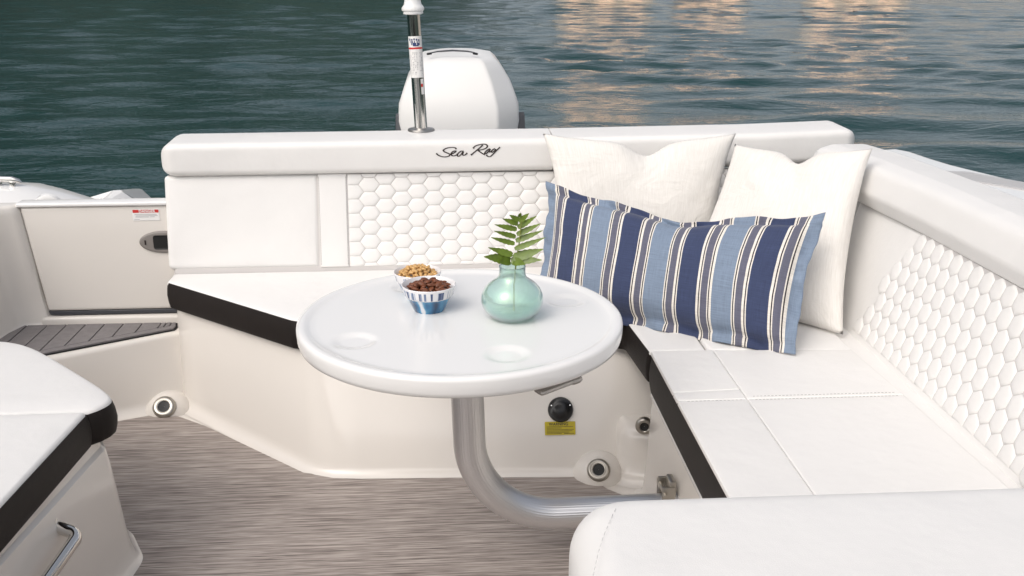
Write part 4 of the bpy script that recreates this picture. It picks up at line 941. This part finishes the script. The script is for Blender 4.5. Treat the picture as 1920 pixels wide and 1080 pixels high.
# ------------------------------------------------------------------ pillows
def pillow(name, label, P, thick, m, sag=0.05, pinch=0.06, chop=0.0, flange=0.0, seed=0, n=56, lump=0.009, group=None, botw=0.0):
    """P = TL, TR, BR, BL corners; stuffed cushion whose edges draw in between the corners; a flange leaves a flat border"""
    TL, TR, BR_, BL = [Vector(p) for p in P]; g = np.random.default_rng(seed); ph = g.random(12) * 6.28
    nx = int(n * max(1.0, (TR - TL).length / (TL - BL).length)); ny = n
    ex = ((TR - TL) + (BR_ - BL)).normalized(); eu = ((TL - BL) + (TR - BR_)); eu = (eu - ex * eu.dot(ex)).normalized(); en = ex.cross(eu).normalized()
    W_ = ((TR - TL).length + (BR_ - BL).length) / 2; H_ = ((TL - BL).length + (TR - BR_).length) / 2
    fu, fv = flange / W_, flange / H_; V = []; UV = []; F = []
    def mid(u, v):
        p = (BL.lerp(BR_, u)).lerp(TL.lerp(TR, u), v); a, b_ = 2 * u - 1, 2 * v - 1
        p = p - ex * (pinch * a * (1 - b_ * b_)) - eu * (sag * b_ * (1 - a * a) if b_ > 0 else botw * b_ * (1 - a * a))
        if chop: p = p - eu * (chop * math.exp(-((u - 0.53) / 0.10) ** 2) * max(0, b_) ** 2.5)
        return p
    for sgn in (1, -1):
        for j in range(ny + 1):
            for i in range(nx + 1):
                u, v = i / nx, j / ny
                uu = (u - fu) / (1 - 2 * fu); vv = (v - fv) / (1 - 2 * fv); p = mid(u, v); t_ = 0.0
                if 0 < uu < 1 and 0 < vv < 1:
                    a, b_ = abs(2 * uu - 1), abs(2 * vv - 1); t_ = ((1 - a ** 2.4) * (1 - b_ ** 2.4)) ** 0.46
                    if chop: t_ *= 1 - 0.55 * math.exp(-((uu - .53) / .13) ** 2) * max(0, 2 * vv - 1) ** 1.6
                    crease = sum(math.sin((7 + 5 * k) * (a * math.cos(ph[k]) + b_ * math.sin(ph[k])) + ph[k + 4]) for k in range(4)) / 4
                    edge = (max(a, b_) ** 6); t_ += crease * 0.22 * edge * (1 - max(a, b_)) * 5 * t_
                    t_ += lump / thick * (math.sin(5 * u + ph[8]) * math.sin(4 * v + ph[9]) + 0.5 * math.sin(11 * u + 6 * v + ph[10])) * t_
                off = en * (thick * t_ * sgn)
                if flange:
                    rip = 0.0
                    if not (0 < uu < 1 and 0 < vv < 1):
                        e = max(-uu, uu - 1, -vv, vv - 1, 0); rip = 0.013 * math.sin(26 * (u if (vv <= 0 or vv >= 1) else v * .5) + ph[11]) * min(1, e * 40) + 0.004 * math.sin(61 * u + 47 * v)
                    off = off + en * (rip + 0.0016 * sgn)
                V.append(p + off); UV.append((u, v * H_ / W_))
    nn = (nx + 1) * (ny + 1)
    for sd_ in (0, 1):
        for j in range(ny):
            for i in range(nx):
                a = sd_ * nn + j * (nx + 1) + i; q = (a, a + 1, a + nx + 2, a + nx + 1); F.append(q if sd_ == 0 else q[::-1])
    ring = [i for i in range(nx + 1)] + [(j) * (nx + 1) + nx for j in range(1, ny + 1)] + [ny * (nx + 1) + i for i in range(nx - 1, -1, -1)] + [j * (nx + 1) for j in range(ny - 1, 0, -1)]
    if flange:
        for a, c in zip(ring, ring[1:] + ring[:1]): F.append((c, a, a + nn, c + nn))
    o = obj(name, V, F, m, None, 'all', UV)
    if not flange: weld(o, 1e-4)
    return tag(o, label, 'pillow', group)
p1 = [ay(1018, 250, 3.19), ay(1380, 250, 3.17), Vector((0.86, 3.02, 0.45)), Vector((0.345, 3.04, 0.45))]
pillow('throw_pillow', 'cream linen pillow propped on the stern backrest', p1, 0.070, M['linen'], 0.028, 0.030, 0.045, seed=1, group='cream square pillows')
p2 = [ay(1378, 270, 3.05), ay(1636, 278, 2.74), Vector((1.068, 2.475, 0.442)), Vector((0.71, 2.90, 0.445))]
pillow('throw_pillow', 'cream linen pillow wedged in the corner behind the striped pillow', p2, 0.072, M['linen'], 0.022, 0.026, 0.035, seed=4, group='cream square pillows')
p3 = [ay(1025, 341, 2.985), ay(1550, 402, 2.535), az(1493, 666, 0.440), az(998, 566, 0.440)]
pillow('striped_pillow', 'long blue striped pillow with flat border across the bench corner', p3, 0.078, M['stripe'], 0.050, 0.018, 0.028, flange=0.030, seed=9, n=60, botw=-0.012)

# ------------------------------------------------------------------ tow pole and outboard
pol = thing('tow_pole', 'chrome pole with stickers and a white top on the stern bolster', 'pole')
pb = Vector(ay(790, 246, 3.408)); pt_ = ay(773, 0, 3.408 + 0.02); ax_ = (pt_ - pb).normalized()
def on_pole(y): s = (246 - y) / 246; return pb.lerp(pt_, s)
def seg_tube(name, y0, y1, rad_, m, parent, seg=28): return obj(name, *tube_geo([on_pole(y0), on_pole(y1)], rad_, seg)[:2], m, parent)
seg_tube('shaft', 250, 20, 0.0215, M['chrome'], pol)
sk_ = seg_tube('sticker', 143, 66, 0.0222, M['paper'], pol)
seg_tube('red_stripe', 90, 86.5, 0.0225, M['red'], sk_)
def curved_marks(name, rects, rad_, m, parent):
    """small printed marks wrapped on the pole: (angle0, angle1, y0, y1) in degrees from the side facing forward"""
    parts = []
    for a0, a1, y0, y1 in rects:
        n = 4; V = []; F = []
        for k in range(n + 1):
            a = R(a0 + (a1 - a0) * k / n)
            for y in (y0, y1): V.append(on_pole(y) + Vector((math.sin(a), -math.cos(a), 0)) * rad_)
        for k in range(n): F.append((k * 2, k * 2 + 2, k * 2 + 3, k * 2 + 1))
        parts.append((V, F))
    return obj(name, *join(parts), m, parent)
g = random.Random(4)
curved_marks('emblem', [(-48, 40, 78, 74), (-36, 42, 82, 77.5), (-20, 30, 84, 81.5), (-55, -42, 74, 70), (-34, -20, 73.5, 70.5), (-12, 0, 73, 69.5), (8, 22, 73.5, 70), (28, 42, 75, 71)], 0.02245, M['navy_ink'], sk_)
curved_marks('fine_print', [(a, a + g.uniform(5, 16), y, y - 1.4) for y in np.arange(136, 96, -3.0) for a in list(np.arange(-52, 8, 18)) + [30, 46] if g.random() < .8], 0.02245, M['grey_ink'], sk_)
curved_marks('red_mark', [(28, 50, 160, 154)], 0.0219, M['red'], pol)
curved_marks('small_label', [(28, 62, 174, 145)], 0.02175, M['paper'], pol)
cpz = [(0.0, -0.002), (0.026, -0.002), (0.033, 0.0), (0.0335, 0.004), (0.031, 0.007), (0.037, 0.012), (0.0375, 0.018), (0.034, 0.024), (0.029, 0.030), (0.026, 0.045), (0.0265, 0.10), (0.027, 0.16), (0.022, 0.175), (0.0, 0.178)]
mpc_ = plane_map(on_pole(25), (1, 0, 0.03), (0, 1, 0)); lathe('top_light', cpz, M['white_plastic'], pol, 40, mp=mpc_)
lathe('base_flange', [(0.0, 0.006), (0.03, 0.006), (0.044, 0.003), (0.046, -0.004)], M['dull_steel'], pol, 40, mp=plane_map(pb + Vector((0, 0, 0.006)), (1, 0, 0), (0, 1, 0)))

mot = thing('outboard_motor', 'white outboard motor behind the stern bench', 'motor')
def cowl():
    """cowling lofted from levels of rounded octagons (z, centre y, half width, half length, corner cut)"""
    lv = [(0.50, 4.36, 0.205, 0.30, 0.35), (0.68, 4.36, 0.238, 0.33, 0.34), (0.80, 4.37, 0.252, 0.345, 0.33), (0.88, 4.38, 0.248, 0.345, 0.34), (0.935, 4.39, 0.232, 0.335, 0.36), (0.985, 4.40, 0.216, 0.32, 0.40), (1.030, 4.41, 0.190, 0.305, 0.40), (1.060, 4.42, 0.168, 0.288, 0.40), (1.075, 4.43, 0.150, 0.268, 0.42), (1.081, 4.43, 0.122, 0.22, 0.42)]
    cx = 0.056; rows = []
    for z_, cy, a, l_, c_ in lv:
        o = rpoly([(-a * .62, -l_), (a * .62, -l_), (a, -l_ * (1 - c_)), (a, l_ * .6), (a * .6, l_), (-a * .6, l_), (-a, l_ * .6), (-a, -l_ * (1 - c_))], [0.025, 0.025, .07, .08, .08, .08, .08, .07], 4)
        tilt = 0.012 * max(0, (z_ - 0.9))
        z_ -= 0.046 * max(0, min(1, (z_ - 0.7) / 0.3))
        rows.append([(cx + x, cy + y, z_ + (0.004 * (1 - (x / a) ** 2) if z_ > 1.0 else 0)) for x, y in o])
    n = len(rows[0]); V = [p for r_ in rows for p in r_]; F = []
    for i in range(len(rows) - 1):
        for k in range(n): j = (k + 1) % n; F.append((i * n + k, i * n + j, (i + 1) * n + j, (i + 1) * n + k))
    F.append(tuple((len(rows) - 1) * n + k for k in range(n))); F.append(tuple(range(n - 1, -1, -1)))
    return obj('cowling', V, F, M['cowl'], mot, 24)
cw = cowl()
arc = [ay(x, y, 4.20) for x, y in ((806, 101.5), (820, 98.5), (848, 96.5), (876, 98), (890, 100.5))]
obj('carry_slot', *tube_geo([p + Vector((0, 0, 0.004)) for p in arc], [.0022, .0032, .0036, .0032, .0022], 8)[:2], M['darkgrey'], cw)
for x in (805, 891): p = ay(x, 101.5, 4.195); obj('slot_end', *box_geo((0, 0, 0.002), (0.022, 0.012, 0.008), 0.003, plane_map(p, (1, 0, 0.15 * (1 if x < 850 else -1)), (0, 1, 0.2))), M['black'], cw)
obj('lower_cowl', *slab_geo(rpoly([(0.056 - .27, 4.06), (0.056 + .27, 4.06), (0.056 + .27, 4.62), (0.056 - .27, 4.62)], 0.1), round_prof(0.30, 0.62, 0.05, 4)), M['darkgrey'], mot)
obj('midsection', *slab_geo(rpoly([(-0.06, 4.15), (0.17, 4.15), (0.14, 4.55), (-0.03, 4.55)], 0.04), [(0, -0.7), (0, 0.32)]), M['gelwhite'], mot)
for sx in (-1, 1):
    mpv = plane_map((0.056 + sx * 0.226, 4.25, 0.735), (0.25 * sx, -1, 0), (0, 0.12, 1))
    obj('side_vent', *slab_geo(rpoly([(-0.16, -0.10), (0.14, -0.10), (0.10, 0.085), (-0.06, 0.035)], 0.02), round_prof(-0.02, 0.012, 0.008, 3), mpv), M['darkgrey'], mot)
    obj('vent_trim', *slab_geo(rpoly([(-0.20, -0.11), (-0.14, -0.11), (-0.03, 0.07), (-0.05, 0.08)], 0.008), round_prof(-0.02, 0.022, 0.006, 3), mpv), M['gelwhite'], mot)
print('quilt cells', nq1, nq2)
